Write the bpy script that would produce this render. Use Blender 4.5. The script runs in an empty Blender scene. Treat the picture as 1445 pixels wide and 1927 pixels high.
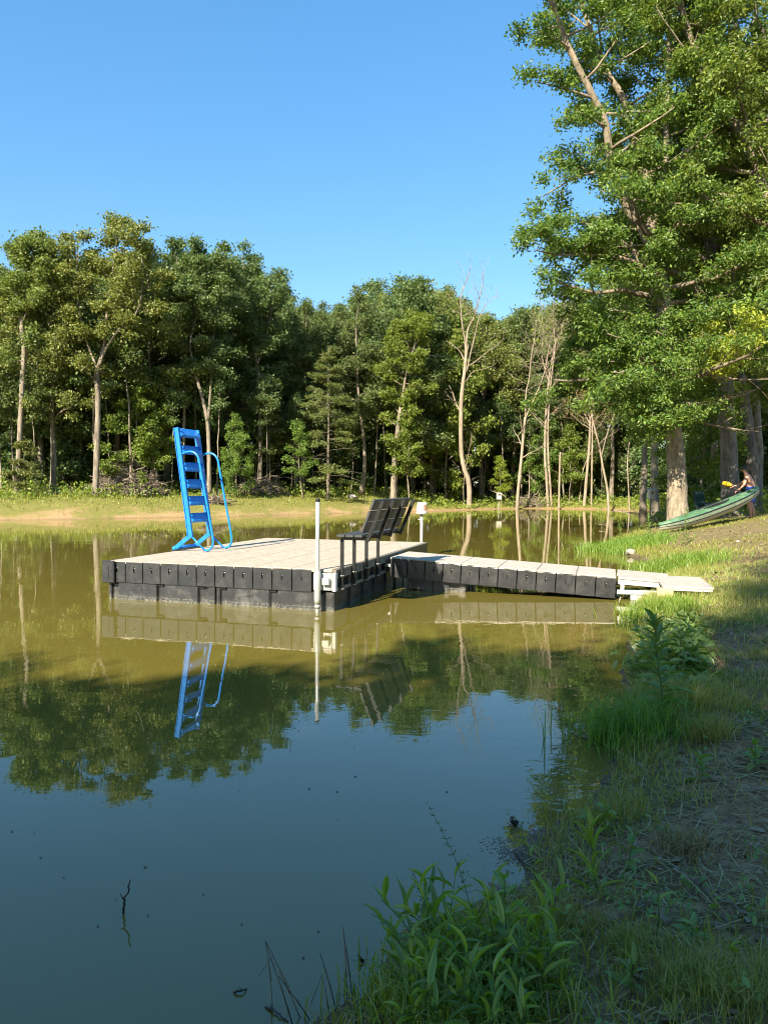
import bpy, bmesh, math, random
import numpy as np
from mathutils import Vector, Matrix

scene = bpy.context.scene
COL = scene.collection
PI = math.pi

# ------------------------------------------------------------------ camera
IMG_W, IMG_H, FPX = 1445.0, 1927.0, 1385.0
CAM_H, PITCH, ROLL = 1.73, math.radians(1.9), math.radians(0.35)
cp, sp, cr, sr = math.cos(PITCH), math.sin(PITCH), math.cos(ROLL), math.sin(ROLL)
_fw = Vector((0, cp, -sp)); _r0 = Vector((1, 0, 0)); _u0 = Vector((0, sp, cp))
_right = _r0 * cr + _u0 * sr
_up = _u0 * cr - _r0 * sr
cam_data = bpy.data.cameras.new('camera')
cam_data.sensor_fit = 'VERTICAL'; cam_data.sensor_height = 36.0; cam_data.sensor_width = 27.0
cam_data.lens = 36.0 * FPX / IMG_H
cam_data.clip_start = 0.05; cam_data.clip_end = 3000
cam = bpy.data.objects.new('camera', cam_data); COL.objects.link(cam)
_m = Matrix.Identity(4)
for i in range(3):
    _m[i][0], _m[i][1], _m[i][2] = _right[i], _up[i], -_fw[i]
_m[2][3] = CAM_H
cam.matrix_world = _m
scene.camera = cam

# ------------------------------------------------------------------ sky, sun, exposure
SUN_EL = math.radians(35.0)
SUN_AZ = math.radians(29.0)          # the light travels away from the camera and a little to the right
world = bpy.data.worlds.new('World'); scene.world = world; world.use_nodes = True
wn = world.node_tree.nodes; wl = world.node_tree.links
bg = wn['Background']; sky = wn.new('ShaderNodeTexSky'); sky.sky_type = 'NISHITA'; sky.sun_disc = False
sky.sun_elevation = SUN_EL; sky.sun_rotation = math.pi + SUN_AZ
sky.air_density = 1.0; sky.dust_density = 0.3; sky.ozone_density = 1.9; sky.altitude = 200
hs = wn.new('ShaderNodeHueSaturation'); hs.inputs['Saturation'].default_value = 1.70; hs.inputs['Value'].default_value = 1.09
gm = wn.new('ShaderNodeGamma'); gm.inputs[1].default_value = 0.6
wl.new(sky.outputs[0], gm.inputs[0]); wl.new(gm.outputs[0], hs.inputs['Color']); wl.new(hs.outputs[0], bg.inputs[0]); bg.inputs[1].default_value = 0.15
sun_d = bpy.data.lights.new('sun', 'SUN'); sun_d.energy = 5.0; sun_d.angle = math.radians(0.53); sun_d.color = (1.0, 0.90, 0.74)
sun = bpy.data.objects.new('sun', sun_d); COL.objects.link(sun)
_dir = Vector((math.sin(SUN_AZ) * math.cos(SUN_EL), math.cos(SUN_AZ) * math.cos(SUN_EL), -math.sin(SUN_EL)))
sun.rotation_euler = _dir.to_track_quat('-Z', 'Y').to_euler(); sun.location = (-10, -20, 30)
vs = scene.view_settings
vs.view_transform = 'Standard'; vs.look = 'None'; vs.gamma = 1.0; vs.exposure = 1.5; vs.use_curve_mapping = False
scene.render.engine = 'CYCLES'
scene.cycles.use_denoising = True
try: scene.cycles.denoiser = 'OPENIMAGEDENOISE'
except Exception: pass
scene.cycles.pixel_filter_type = 'BLACKMAN_HARRIS'; scene.cycles.filter_width = 1.05
scene.cycles.max_bounces = 5; scene.cycles.diffuse_bounces = 2; scene.cycles.glossy_bounces = 2
scene.cycles.transmission_bounces = 3; scene.cycles.transparent_max_bounces = 4
scene.cycles.sample_clamp_indirect = 4.0
scene.cycles.caustics_reflective = False; scene.cycles.caustics_refractive = False

# ------------------------------------------------------------------ measuring helpers (photograph measurements -> metres)
def ray(px, py):
    x = (px - IMG_W / 2) / FPX; y = -(py - IMG_H / 2) / FPX
    x, y = cr * x - sr * y, sr * x + cr * y
    return np.array([x, cp + y * sp, -sp + y * cp])
def on_z(px, py, z=0.0):
    d = ray(px, py); t = (z - CAM_H) / d[2]
    return np.array([d[0] * t, d[1] * t, z])
def at_y(px, py, Y):
    d = ray(px, py); t = Y / d[1]
    return np.array([d[0] * t, Y, CAM_H + d[2] * t])

# ------------------------------------------------------------------ numpy noise
def _hash(ix, iy, seed):
    n = (ix * 374761393 + iy * 668265263 + seed * 974634777) & 0xffffffff
    n = ((n ^ (n >> 13)) * 1274126177) & 0xffffffff
    return ((n ^ (n >> 16)) & 0xffff) / 65535.0
def vnoise(x, y, seed=0):
    x = np.asarray(x, float); y = np.asarray(y, float)
    ix = np.floor(x).astype(np.int64); iy = np.floor(y).astype(np.int64)
    fx = x - ix; fy = y - iy; fx = fx * fx * (3 - 2 * fx); fy = fy * fy * (3 - 2 * fy)
    a = _hash(ix, iy, seed); b = _hash(ix + 1, iy, seed); c = _hash(ix, iy + 1, seed); d = _hash(ix + 1, iy + 1, seed)
    return (a * (1 - fx) + b * fx) * (1 - fy) + (c * (1 - fx) + d * fx) * fy
def fbm(x, y, seed=0, o=4):
    t = 0; a = 0.5
    for k in range(o):
        t = t + a * (vnoise(np.asarray(x) * 2 ** k, np.asarray(y) * 2 ** k, seed + k) - 0.5); a *= 0.5
    return t
def sstep(a, b, x):
    t = np.clip((np.asarray(x, float) - a) / (b - a), 0, 1); return t * t * (3 - 2 * t)

# ------------------------------------------------------------------ pond outline and terrain height
POND = np.array([(-0.35, 2.2), (-0.05, 2.45), (0.06, 2.65), (0.14, 2.85), (0.36, 3.08), (0.58, 3.2), (0.64, 3.45), (0.88, 3.68),
    (1.05, 3.85), (1.2, 4.12), (1.38, 4.5), (1.66, 5.2), (2.08, 6.3), (2.7, 7.95), (3.35, 9.6), (3.62, 10.4), (3.95, 11.5), (4.75, 12.9),
    (5.75, 14.6), (5.95, 15.6), (6.15, 17.5), (6.3, 19.5), (6.45, 22.0), (7.3, 23.6), (8.5, 26.0), (9.9, 30.1), (12.2, 34.0), (13.8, 37.5), (17.0, 45.0),
    (19.2, 50.5), (20.4, 57.0), (17.1, 62.2), (12.7, 63.2), (9.3, 60.5), (6.6, 57.4), (2.3, 54.0), (-0.84, 51.2), (-4.2, 47.7), (-8.6, 43.5),
    (-12.4, 40.6), (-15.7, 38.1), (-19, 36.4), (-25, 32.5), (-30, 25), (-31, 14), (-27, 4), (-19, -2.5), (-11, -3.2), (-5.5, -1.0), (-2.2, 0.9), (-1.0, 1.75)])
def shore_dist(x, y):
    x = np.atleast_1d(np.asarray(x, float)); y = np.atleast_1d(np.asarray(y, float))
    best = np.full(x.shape, 1e9); inside = np.zeros(x.shape, bool)
    n = len(POND)
    for i in range(n):
        ax, ay = POND[i]; bx, by = POND[(i + 1) % n]
        dx, dy = bx - ax, by - ay
        t = np.clip(((x - ax) * dx + (y - ay) * dy) / (dx * dx + dy * dy), 0, 1)
        best = np.minimum(best, (x - ax - t * dx) ** 2 + (y - ay - t * dy) ** 2)
        cond = (ay > y) != (by > y)
        with np.errstate(divide='ignore', invalid='ignore'):
            xi = ax + (y - ay) * dx / (dy if dy != 0 else 1e-9)
        inside ^= cond & (x < xi)
    return np.where(inside, -1, 1) * np.sqrt(best)
def land(x, y):
    x = np.atleast_1d(np.asarray(x, float)); y = np.atleast_1d(np.asarray(y, float))
    s = shore_dist(x, y)
    near = 1 - sstep(14, 30, np.hypot(x, y))
    s = s + (fbm(x * 0.5, y * 0.5, 3) * 0.9) * (1 - near) + fbm(x * 1.6, y * 1.6, 5) * 0.34 * near
    left = sstep(28, 36, y) * (1 - sstep(-2, 6, x))
    farr = sstep(44, 52, y) * sstep(-1, 7, x)
    mid = sstep(8, 12, y) * (1 - sstep(40, 46, y)) * sstep(2, 6, x)
    k = 0.115 + 0.165 * left + 0.10 * mid - 0.045 * farr
    A = 1.45 + 0.004 * np.clip(s, 0, 300)
    sp_ = np.clip(s, 0, None)
    z = A * (1 - np.exp(-sp_ * k / A)) + 0.045 * sstep(0, 0.22, s)
    z = np.where(s < 0, np.maximum(s * 0.22, -1.4), z)
    rough = fbm(x * 0.35, y * 0.35, 11) * 0.25 * sstep(1, 8, s) + fbm(x * 2.2, y * 2.2, 17) * 0.09 * sstep(0.05, 1.0, s) + fbm(x * 7, y * 7, 23, 3) * 0.035 * sstep(0.0, 0.4, s)
    return np.where(s > 0, np.maximum(z + rough, 0.012), z), s
def lz(x, y): return float(land(x, y)[0][0])
def on_land(px, py, ymax=120.0):
    """where the line of sight through a photograph point first meets the ground"""
    d = ray(px, py); t = np.linspace(1.2, ymax, 1600)
    P = d[None, :] * t[:, None]; P[:, 2] += CAM_H
    h = land(P[:, 0], P[:, 1])[0]
    below = np.nonzero(P[:, 2] <= h)[0]
    i = below[0] if len(below) else len(t) - 1
    return np.array([P[i, 0], P[i, 1], h[i]])

# ------------------------------------------------------------------ object helpers
def prep(o, label=None, cat=None, group=None, kind=None):
    if label: o['label'] = label
    if cat: o['category'] = cat
    if group: o['group'] = group
    if kind: o['kind'] = kind
    return o
def empty(name, loc=(0, 0, 0), rot=(0, 0, 0), label=None, cat=None, group=None):
    o = bpy.data.objects.new(name, None); COL.objects.link(o)
    o.location = [float(v) for v in loc]; o.rotation_euler = rot; o.empty_display_size = 0.2
    return prep(o, label, cat, group)
def mesh_np(name, V, F, smooth=False):
    """V (n,3); F: array (m,k) or a list of such arrays with different k"""
    Fs = F if isinstance(F, list) else [F]
    Fs = [np.asarray(f, np.int32) for f in Fs if len(f)]
    me = bpy.data.meshes.new(name)
    V = np.asarray(V, np.float32)
    me.vertices.add(len(V)); me.vertices.foreach_set('co', V.ravel())
    loops = np.concatenate([f.ravel() for f in Fs])
    tot = np.concatenate([np.full(len(f), f.shape[1], np.int32) for f in Fs])
    start = np.concatenate([[0], np.cumsum(tot)[:-1]]).astype(np.int32)
    me.loops.add(len(loops)); me.loops.foreach_set('vertex_index', loops)
    me.polygons.add(len(tot)); me.polygons.foreach_set('loop_start', start)
    try: me.polygons.foreach_set('loop_total', tot)
    except Exception: pass
    me.polygons.foreach_set('use_smooth', np.full(len(tot), smooth, bool))
    me.update(calc_edges=True)
    return me
def put(name, me, mat=None, parent=None, loc=(0, 0, 0), rot=(0, 0, 0), scale=None):
    if mat is not None and not me.materials: me.materials.append(mat)
    o = bpy.data.objects.new(name, me); COL.objects.link(o)
    if parent is not None: o.parent = parent
    o.location = [float(v) for v in loc]; o.rotation_euler = rot
    if scale is not None: o.scale = scale if hasattr(scale, '__len__') else (scale,) * 3
    return o
def bm_mesh(name, bm, smooth=False):
    me = bpy.data.meshes.new(name); bm.to_mesh(me); bm.free()
    if smooth:
        for p in me.polygons: p.use_smooth = True
    return me
_box_cache = {}
def box_mesh(size, bevel=0.004, mat=None, seg=1):
    key = (tuple(round(s, 4) for s in size), bevel, mat.name if mat else '', seg)
    if key in _box_cache: return _box_cache[key]
    bm = bmesh.new(); bmesh.ops.create_cube(bm, size=1.0)
    bmesh.ops.scale(bm, vec=Vector(size), verts=bm.verts)
    if bevel > 0: bmesh.ops.bevel(bm, geom=list(bm.edges), offset=bevel, segments=seg, affect='EDGES', profile=0.5)
    me = bm_mesh('box', bm)
    if mat: me.materials.append(mat)
    _box_cache[key] = me
    return me
def box(name, size, loc, mat, parent=None, rot=(0, 0, 0), bevel=0.004, seg=1):
    return put(name, box_mesh(size, bevel, mat, seg), None, parent, loc, rot)
def span(name, a, b, mat, parent=None, bevel=0.004):
    """a box between two opposite corners"""
    a = np.array(a, float); b = np.array(b, float)
    return box(name, np.abs(b - a), (a + b) / 2, mat, parent, bevel=bevel)
def beam(name, p, q, w, t, mat, parent=None, up=(0, 1, 0), bevel=0.003):
    """a bar from p to q: w across, t along `up`"""
    p = Vector(p); q = Vector(q); d = q - p; L = d.length; z = d.normalized()
    y = Vector(up); y = (y - z * y.dot(z)).normalized(); x = y.cross(z)
    m = Matrix((x, y, z)).transposed().to_4x4(); m.translation = (p + q) / 2
    o = put(name, box_mesh((w, t, L), bevel, mat), None, parent)
    o.matrix_local = m
    return o
def smooth_path(pts, n=6):
    P = np.array(pts, float); P = np.vstack([2 * P[0] - P[1], P, 2 * P[-1] - P[-2]]); out = []
    for i in range(1, len(P) - 2):
        t = np.linspace(0, 1, n, endpoint=False)[:, None]
        out.append(0.5 * ((2 * P[i]) + (-P[i - 1] + P[i + 1]) * t + (2 * P[i - 1] - 5 * P[i] + 4 * P[i + 1] - P[i + 2]) * t ** 2 + (-P[i - 1] + 3 * P[i] - 3 * P[i + 1] + P[i + 2]) * t ** 3))
    return np.vstack(out + [P[-2][None]])
def tube(pts, rad, sides=8, cap=True, rough=0.0, rng=None):
    P = np.asarray(pts, float); n = len(P); R = np.broadcast_to(np.asarray(rad, float), (n,))
    T = np.gradient(P, axis=0); T /= np.linalg.norm(T, axis=1)[:, None] + 1e-9
    m = T.mean(0); ref = np.eye(3)[np.argmin(np.abs(m))]
    A = np.cross(T, ref); A /= np.linalg.norm(A, axis=1)[:, None] + 1e-9; B = np.cross(T, A)
    a = np.arange(sides) * 2 * PI / sides
    RR = np.broadcast_to(R[:, None], (n, sides))
    if rough and rng is not None: RR = RR * (1 + rough * rng.standard_normal((n, sides)))
    V = P[:, None, :] + RR[:, :, None] * (np.cos(a)[None, :, None] * A[:, None, :] + np.sin(a)[None, :, None] * B[:, None, :])
    V = V.reshape(-1, 3); i = np.arange(n - 1)[:, None] * sides; j = np.arange(sides)[None, :]; k = (j + 1) % sides
    F = np.stack([i + j, i + sides + j, i + sides + k, i + k], -1).reshape(-1, 4)
    Fs = [F]
    if cap and sides >= 3:
        V = np.vstack([V, P[0], P[-1]]); c0 = n * sides; c1 = c0 + 1; jj = np.arange(sides)
        Fs.append(np.vstack([np.stack([np.full(sides, c0), jj, (jj + 1) % sides], -1),
                             np.stack([np.full(sides, c1), (n - 1) * sides + (jj + 1) % sides, (n - 1) * sides + jj], -1)]))
    return V, Fs
def merge(parts):
    Vs, by = [], {}; off = 0
    for V, Fs in parts:
        Vs.append(V)
        for f in (Fs if isinstance(Fs, list) else [Fs]):
            f = np.asarray(f)
            if len(f): by.setdefault(f.shape[1], []).append(f + off)
        off += len(V)
    return np.vstack(Vs), [np.vstack(v) for v in by.values()]
def tube_obj(name, pts, rad, mat, parent=None, sides=10, loc=(0, 0, 0), smooth=True):
    V, F = tube(pts, rad, sides); return put(name, mesh_np(name, V, F, smooth), mat, parent, loc)
def lathe(prof, sides=20):
    prof = np.array(prof, float); n = len(prof); a = np.arange(sides) * 2 * PI / sides
    V = np.stack([prof[:, 0][:, None] * np.cos(a), prof[:, 0][:, None] * np.sin(a), np.repeat(prof[:, 1][:, None], sides, 1)], -1).reshape(-1, 3)
    i = np.arange(n - 1)[:, None] * sides; j = np.arange(sides)[None]; k = (j + 1) % sides
    return V, [np.stack([i + j, i + k, i + sides + k, i + sides + j], -1).reshape(-1, 4)]

# ------------------------------------------------------------------ materials
def new_mat(name):
    m = bpy.data.materials.new(name); m.use_nodes = True
    nt = m.node_tree; nt.nodes.clear()
    out = nt.nodes.new('ShaderNodeOutputMaterial')
    return m, nt, out
def N(nt, t, **kw):
    n = nt.nodes.new(t)
    for k, v in kw.items():
        if k.startswith('i_'):
            key = k[2:]; key = int(key) if key.isdigit() else key.replace('_', ' ')
            n.inputs[key].default_value = v
        else: setattr(n, k, v)
    return n
def ramp(nt, stops, fac=None, interp='LINEAR'):
    r = nt.nodes.new('ShaderNodeValToRGB'); e = r.color_ramp.elements; r.color_ramp.interpolation = interp
    while len(e) < len(stops): e.new(0.5)
    for el, (p, c) in zip(e, stops):
        el.position = p; el.color = (c[0], c[1], c[2], 1) if hasattr(c, '__len__') else (c, c, c, 1)
    if fac is not None: nt.links.new(fac, r.inputs[0])
    return r
def mixc(nt, fac, a, b, blend='MIX'):
    m = nt.nodes.new('ShaderNodeMix'); m.data_type = 'RGBA'; m.blend_type = blend
    for sock, v in ((m.inputs[0], fac), (m.inputs[6], a), (m.inputs[7], b)):
        if hasattr(v, 'is_output') or hasattr(v, 'links'): nt.links.new(v, sock)
        elif hasattr(v, '__len__'): sock.default_value = (v[0], v[1], v[2], 1)
        else: sock.default_value = v
    return m.outputs[2]
def mth(nt, op, a, b=None, c=None, clamp=False):
    m = nt.nodes.new('ShaderNodeMath'); m.operation = op; m.use_clamp = clamp
    for i, v in enumerate((a, b, c)):
        if v is None: continue
        if hasattr(v, 'links'): nt.links.new(v, m.inputs[i])
        else: m.inputs[i].default_value = v
    return m.outputs[0]
def noise(nt, scale, detail=4, rough=0.55, vec=None, dist=0.0):
    n = N(nt, 'ShaderNodeTexNoise'); n.inputs['Scale'].default_value = scale; n.inputs['Detail'].default_value = detail
    n.inputs['Roughness'].default_value = rough; n.inputs['Distortion'].default_value = dist
    if vec is not None: nt.links.new(vec, n.inputs['Vector'])
    return n.outputs['Fac']
def objco(nt, scale=(1, 1, 1), generated=False):
    t = N(nt, 'ShaderNodeTexCoord'); mp = N(nt, 'ShaderNodeMapping'); mp.inputs['Scale'].default_value = scale
    nt.links.new(t.outputs['Generated' if generated else 'Object'], mp.inputs[0]); return mp.outputs[0]
def worldco(nt, scale=(1, 1, 1)):
    t = N(nt, 'ShaderNodeNewGeometry'); mp = N(nt, 'ShaderNodeMapping'); mp.inputs['Scale'].default_value = scale
    nt.links.new(t.outputs['Position'], mp.inputs[0]); return mp.outputs[0]
def plain(name, col, rough=0.5, var=0.15, vscale=6.0, metal=0.0, spec=0.5, bump=0.0, bscale=40.0, dirt=None, coat=0.0, world_space=False, tide=None):
    """a painted / moulded surface: base colour with mottling, optional dirt and fine relief"""
    m, nt, out = new_mat(name)
    b = N(nt, 'ShaderNodeBsdfPrincipled'); nt.links.new(b.outputs[0], out.inputs[0])
    co = worldco(nt) if world_space else objco(nt)
    f = noise(nt, vscale, 5, 0.6, co)
    c = ramp(nt, [(0.25, [x * (1 - var) for x in col]), (0.75, [min(1, x * (1 + var)) for x in col])], f).outputs[0]
    if dirt:
        g = ramp(nt, [(0.48, 0.0), (0.7, 1.0)], noise(nt, vscale * 0.6 + 1.3, 6, 0.65, co)).outputs[0]
        c = mixc(nt, mth(nt, 'MULTIPLY', g, dirt[1]), c, dirt[0])
    if tide:   # pale scum line left by the water level
        g = N(nt, 'ShaderNodeNewGeometry'); sx = N(nt, 'ShaderNodeSeparateXYZ'); nt.links.new(g.outputs['Position'], sx.inputs[0])
        band = ramp(nt, [(0.0, 0.9), (0.35, 0.25), (0.45, 0.8), (0.55, 0.12), (1.0, 0.0)], mth(nt, 'MULTIPLY', sx.outputs[2], 9.0, None, True)).outputs[0]
        sp_n = ramp(nt, [(0.42, 0.0), (0.60, 1.0)], noise(nt, 38, 4, 0.7, worldco(nt, (1, 1, 0.8)))).outputs[0]
        c = mixc(nt, mth(nt, 'MULTIPLY', band, sp_n), c, tide)
    nt.links.new(c, b.inputs['Base Color'])
    rr = ramp(nt, [(0.2, max(0, rough - 0.1)), (0.8, min(1, rough + 0.1))], noise(nt, vscale * 2.3, 4, 0.6, co)).outputs[0]
    nt.links.new(rr, b.inputs['Roughness'])
    b.inputs['Metallic'].default_value = metal; b.inputs['Specular IOR Level'].default_value = spec; b.inputs['Coat Weight'].default_value = coat
    if bump:
        bp = N(nt, 'ShaderNodeBump'); bp.inputs['Strength'].default_value = bump; bp.inputs['Distance'].default_value = 0.01
        nt.links.new(noise(nt, bscale, 6, 0.65, co), bp.inputs['Height']); nt.links.new(bp.outputs[0], b.inputs['Normal'])
    return m
LEAF_GAIN = 1.95
def leaf_mat(name, cols, trans=0.35, gloss=0.025, tint=0.25, glossr=0.5):
    """thin leaves: reflect, let light through and shine a little; every leaf its own shade"""
    m, nt, out = new_mat(name)
    g = N(nt, 'ShaderNodeNewGeometry'); oi = N(nt, 'ShaderNodeObjectInfo')
    cols = [tuple(min(0.36, v * LEAF_GAIN) for v in cc) for cc in cols]; k = len(cols)
    c = ramp(nt, [(i / max(1, k - 1), cc) for i, cc in enumerate(cols)], g.outputs['Random Per Island']).outputs[0]
    big = noise(nt, 0.55, 3, 0.6, worldco(nt))
    hsv = N(nt, 'ShaderNodeHueSaturation'); nt.links.new(c, hsv.inputs['Color'])
    hh = mth(nt, 'MULTIPLY_ADD', oi.outputs['Random'], 0.035, 0.4825); nt.links.new(hh, hsv.inputs['Hue'])
    vv = mth(nt, 'MULTIPLY_ADD', big, 2 * tint, 1 - tint); nt.links.new(vv, hsv.inputs['Value'])
    c = hsv.outputs[0]
    d = N(nt, 'ShaderNodeBsdfDiffuse'); t = N(nt, 'ShaderNodeBsdfTranslucent'); gl = N(nt, 'ShaderNodeBsdfGlossy'); gl.inputs['Roughness'].default_value = glossr
    gl.inputs['Color'].default_value = (0.9, 0.95, 0.9, 1)
    nt.links.new(c, d.inputs[0])
    tc = mixc(nt, 1.0, c, (1.5, 1.35, 0.55), 'MULTIPLY'); nt.links.new(tc, t.inputs[0])
    a = N(nt, 'ShaderNodeMixShader'); a.inputs[0].default_value = trans
    nt.links.new(d.outputs[0], a.inputs[1]); nt.links.new(t.outputs[0], a.inputs[2])
    b = N(nt, 'ShaderNodeMixShader'); b.inputs[0].default_value = gloss
    nt.links.new(a.outputs[0], b.inputs[1]); nt.links.new(gl.outputs[0], b.inputs[2]); nt.links.new(b.outputs[0], out.inputs[0])
    return m
def bark_mat(name, dark, light, scale=6.0):
    m, nt, out = new_mat(name)
    b = N(nt, 'ShaderNodeBsdfPrincipled'); nt.links.new(b.outputs[0], out.inputs[0]); b.inputs['Roughness'].default_value = 0.9; b.inputs['Specular IOR Level'].default_value = 0.2
    co = worldco(nt, (1, 1, 0.28))
    f1 = noise(nt, scale, 6, 0.7, co, 0.6); f2 = noise(nt, 0.9, 4, 0.6, worldco(nt, (1, 1, 0.6)))
    c = ramp(nt, [(0.34, dark), (0.62, light)], f1).outputs[0]
    c = mixc(nt, ramp(nt, [(0.35, 0.0), (0.75, 0.55)], f2).outputs[0], c, [x * 0.62 for x in dark])
    nt.links.new(c, b.inputs['Base Color'])
    bp = N(nt, 'ShaderNodeBump'); bp.inputs['Strength'].default_value = 0.9; bp.inputs['Distance'].default_value = 0.04
    nt.links.new(f1, bp.inputs['Height']); nt.links.new(bp.outputs[0], b.inputs['Normal'])
    return m

MAT = {}
MAT['oak'] = leaf_mat('oak leaves', [(0.034, 0.055, 0.012), (0.075, 0.098, 0.020), (0.108, 0.132, 0.034), (0.145, 0.155, 0.046)])
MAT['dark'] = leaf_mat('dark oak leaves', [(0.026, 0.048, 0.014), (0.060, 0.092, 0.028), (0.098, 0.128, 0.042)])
MAT['maple'] = leaf_mat('maple leaves', [(0.050, 0.090, 0.012), (0.080, 0.122, 0.018), (0.115, 0.145, 0.026)], trans=0.4)
MAT['hickory'] = leaf_mat('hickory leaves', [(0.024, 0.052, 0.010), (0.054, 0.092, 0.015), (0.088, 0.130, 0.022), (0.125, 0.158, 0.030)], trans=0.4)
MAT['yellow'] = leaf_mat('yellowing leaves', [(0.09, 0.13, 0.012), (0.14, 0.17, 0.016), (0.18, 0.185, 0.022)], trans=0.4)
MAT['cedar'] = leaf_mat('cedar sprays', [(0.042, 0.058, 0.012), (0.070, 0.082, 0.018), (0.098, 0.102, 0.026)], trans=0.15, gloss=0.03)
MAT['brownleaf'] = leaf_mat('withered leaves', [(0.10, 0.055, 0.03), (0.16, 0.09, 0.05), (0.2, 0.13, 0.08)], trans=0.2, gloss=0.02)
MAT['grass_far'] = leaf_mat('sunny bank grass', [(0.085, 0.10, 0.014), (0.125, 0.135, 0.022), (0.17, 0.155, 0.04)], trans=0.35, gloss=0.03)
MAT['weed'] = leaf_mat('weedy undergrowth', [(0.06, 0.10, 0.014), (0.11, 0.15, 0.022), (0.17, 0.19, 0.03)], trans=0.4, gloss=0.03)
MAT['grass'] = leaf_mat('bank grass', [(0.095, 0.118, 0.022), (0.14, 0.155, 0.03), (0.18, 0.17, 0.042), (0.25, 0.195, 0.08)], trans=0.35, gloss=0.04)
MAT['grass_bright'] = leaf_mat('fresh grass', [(0.055, 0.11, 0.012), (0.085, 0.148, 0.016), (0.12, 0.18, 0.024)], trans=0.45, gloss=0.04)
MAT['blade'] = leaf_mat('broad blades', [(0.078, 0.145, 0.018), (0.115, 0.185, 0.024), (0.165, 0.23, 0.034)], trans=0.4, gloss=0.05, glossr=0.4)
MAT['broadleaf'] = leaf_mat('broad weed leaves', [(0.065, 0.112, 0.022), (0.095, 0.148, 0.030)], trans=0.35, gloss=0.05, glossr=0.4)
MAT['straw'] = leaf_mat('dead straw', [(0.11, 0.075, 0.035), (0.19, 0.135, 0.065), (0.29, 0.21, 0.11)], trans=0.15, gloss=0.02)
MAT['litter'] = leaf_mat('fallen leaves', [(0.07, 0.045, 0.03), (0.13, 0.085, 0.05), (0.2, 0.15, 0.1)], trans=0.1, gloss=0.03)
MAT['bark'] = bark_mat('grey oak bark', (0.11, 0.09, 0.065), (0.33, 0.28, 0.21))
MAT['bark_dark'] = bark_mat('bark darkened for shade', (0.085, 0.075, 0.062), (0.22, 0.20, 0.17))  # darker bark copy: the shade on these trunks is put into its colour
MAT['bark_big'] = bark_mat('pale ridged bark', (0.13, 0.105, 0.07), (0.37, 0.30, 0.21), 11.0)
MAT['deadwood'] = bark_mat('bleached dead wood', (0.20, 0.16, 0.11), (0.42, 0.34, 0.245))
MAT['brush'] = bark_mat('weathered brushwood', (0.13, 0.10, 0.075), (0.36, 0.30, 0.23), 4.0)
MAT['wetwood'] = plain('wet dark wood', (0.022, 0.018, 0.014), 0.35, 0.4, 20, bump=0.5)
MAT['black'] = plain('black moulded plastic', (0.022, 0.022, 0.023), 0.30, 0.25, 5.0, spec=0.75, bump=0.05, bscale=220, dirt=((0.11, 0.105, 0.095), 0.28), world_space=True)
MAT['float'] = plain('scuffed black float', (0.024, 0.024, 0.025), 0.33, 0.4, 4.0, spec=0.75, bump=0.10, bscale=30, dirt=((0.15, 0.145, 0.13), 0.6), world_space=True, tide=(0.20, 0.195, 0.16))
MAT['slot'] = plain('dark slot', (0.006, 0.006, 0.006), 0.7)
MAT['deck'] = plain('tan composite deck', (0.40, 0.345, 0.265), 0.85, 0.20, 9.0, spec=0.25, bump=0.35, bscale=90, dirt=((0.30, 0.245, 0.175), 0.55), world_space=True)
MAT['ramp'] = plain('grey composite deck', (0.40, 0.365, 0.305), 0.8, 0.18, 9.0, spec=0.3, bump=0.3, bscale=90, dirt=((0.30, 0.26, 0.20), 0.45), world_space=True)
MAT['galv'] = plain('galvanised metal', (0.46, 0.47, 0.44), 0.42, 0.10, 10, metal=0.35, dirt=((0.45, 0.43, 0.38), 0.4))
MAT['bolt'] = plain('bright bolt', (0.5, 0.5, 0.49), 0.3, 0.1, 10, metal=0.9)
MAT['rail'] = plain('dark tan side rail', (0.17, 0.15, 0.11), 0.7, 0.2, 8)  # mottled dark tan for the right flank rails and edge strip
MAT['white'] = plain('white painted metal', (0.52, 0.53, 0.50), 0.45, 0.06, 8, dirt=((0.45, 0.42, 0.35), 0.35))
MAT['blue'] = plain('blue moulded plastic', (0.006, 0.175, 0.58), 0.33, 0.12, 6, spec=0.6, dirt=((0.04, 0.22, 0.58), 0.4))
MAT['bluemetal'] = plain('blue coated metal', (0.008, 0.20, 0.64), 0.28, 0.08, 6, spec=0.6)
MAT['bench'] = plain('charcoal bench board', (0.045, 0.046, 0.044), 0.45, 0.2, 10, spec=0.5, bump=0.1, bscale=120)
MAT['benchmetal'] = plain('black bench steel', (0.014, 0.014, 0.014), 0.35, 0.2, 10, spec=0.5)
MAT['pvc'] = plain('white plastic pipe', (0.55, 0.54, 0.50), 0.35, 0.06, 6, dirt=((0.5, 0.46, 0.36), 0.35))
MAT['bucket'] = plain('white bucket plastic', (0.62, 0.59, 0.54), 0.4, 0.05, 8, dirt=((0.6, 0.42, 0.32), 0.25))
MAT['sticker'] = plain('faded printed sticker', (0.50, 0.24, 0.15), 0.6, 0.5, 30)
MAT['plywood'] = plain('weathered plywood', (0.55, 0.49, 0.40), 0.8, 0.15, 8, bump=0.2, bscale=60, dirt=((0.3, 0.26, 0.2), 0.4))
MAT['timber'] = plain('tan timber block', (0.50, 0.37, 0.20), 0.8, 0.2, 12, bump=0.2)
MAT['canoe_green'] = plain('faded green canoe deck', (0.065, 0.165, 0.085), 0.55, 0.25, 5, dirt=((0.24, 0.31, 0.20), 0.7))
MAT['canoe_side'] = plain('grey green canoe side', (0.17, 0.21, 0.13), 0.5, 0.15, 5, dirt=((0.42, 0.42, 0.30), 0.5))
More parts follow.
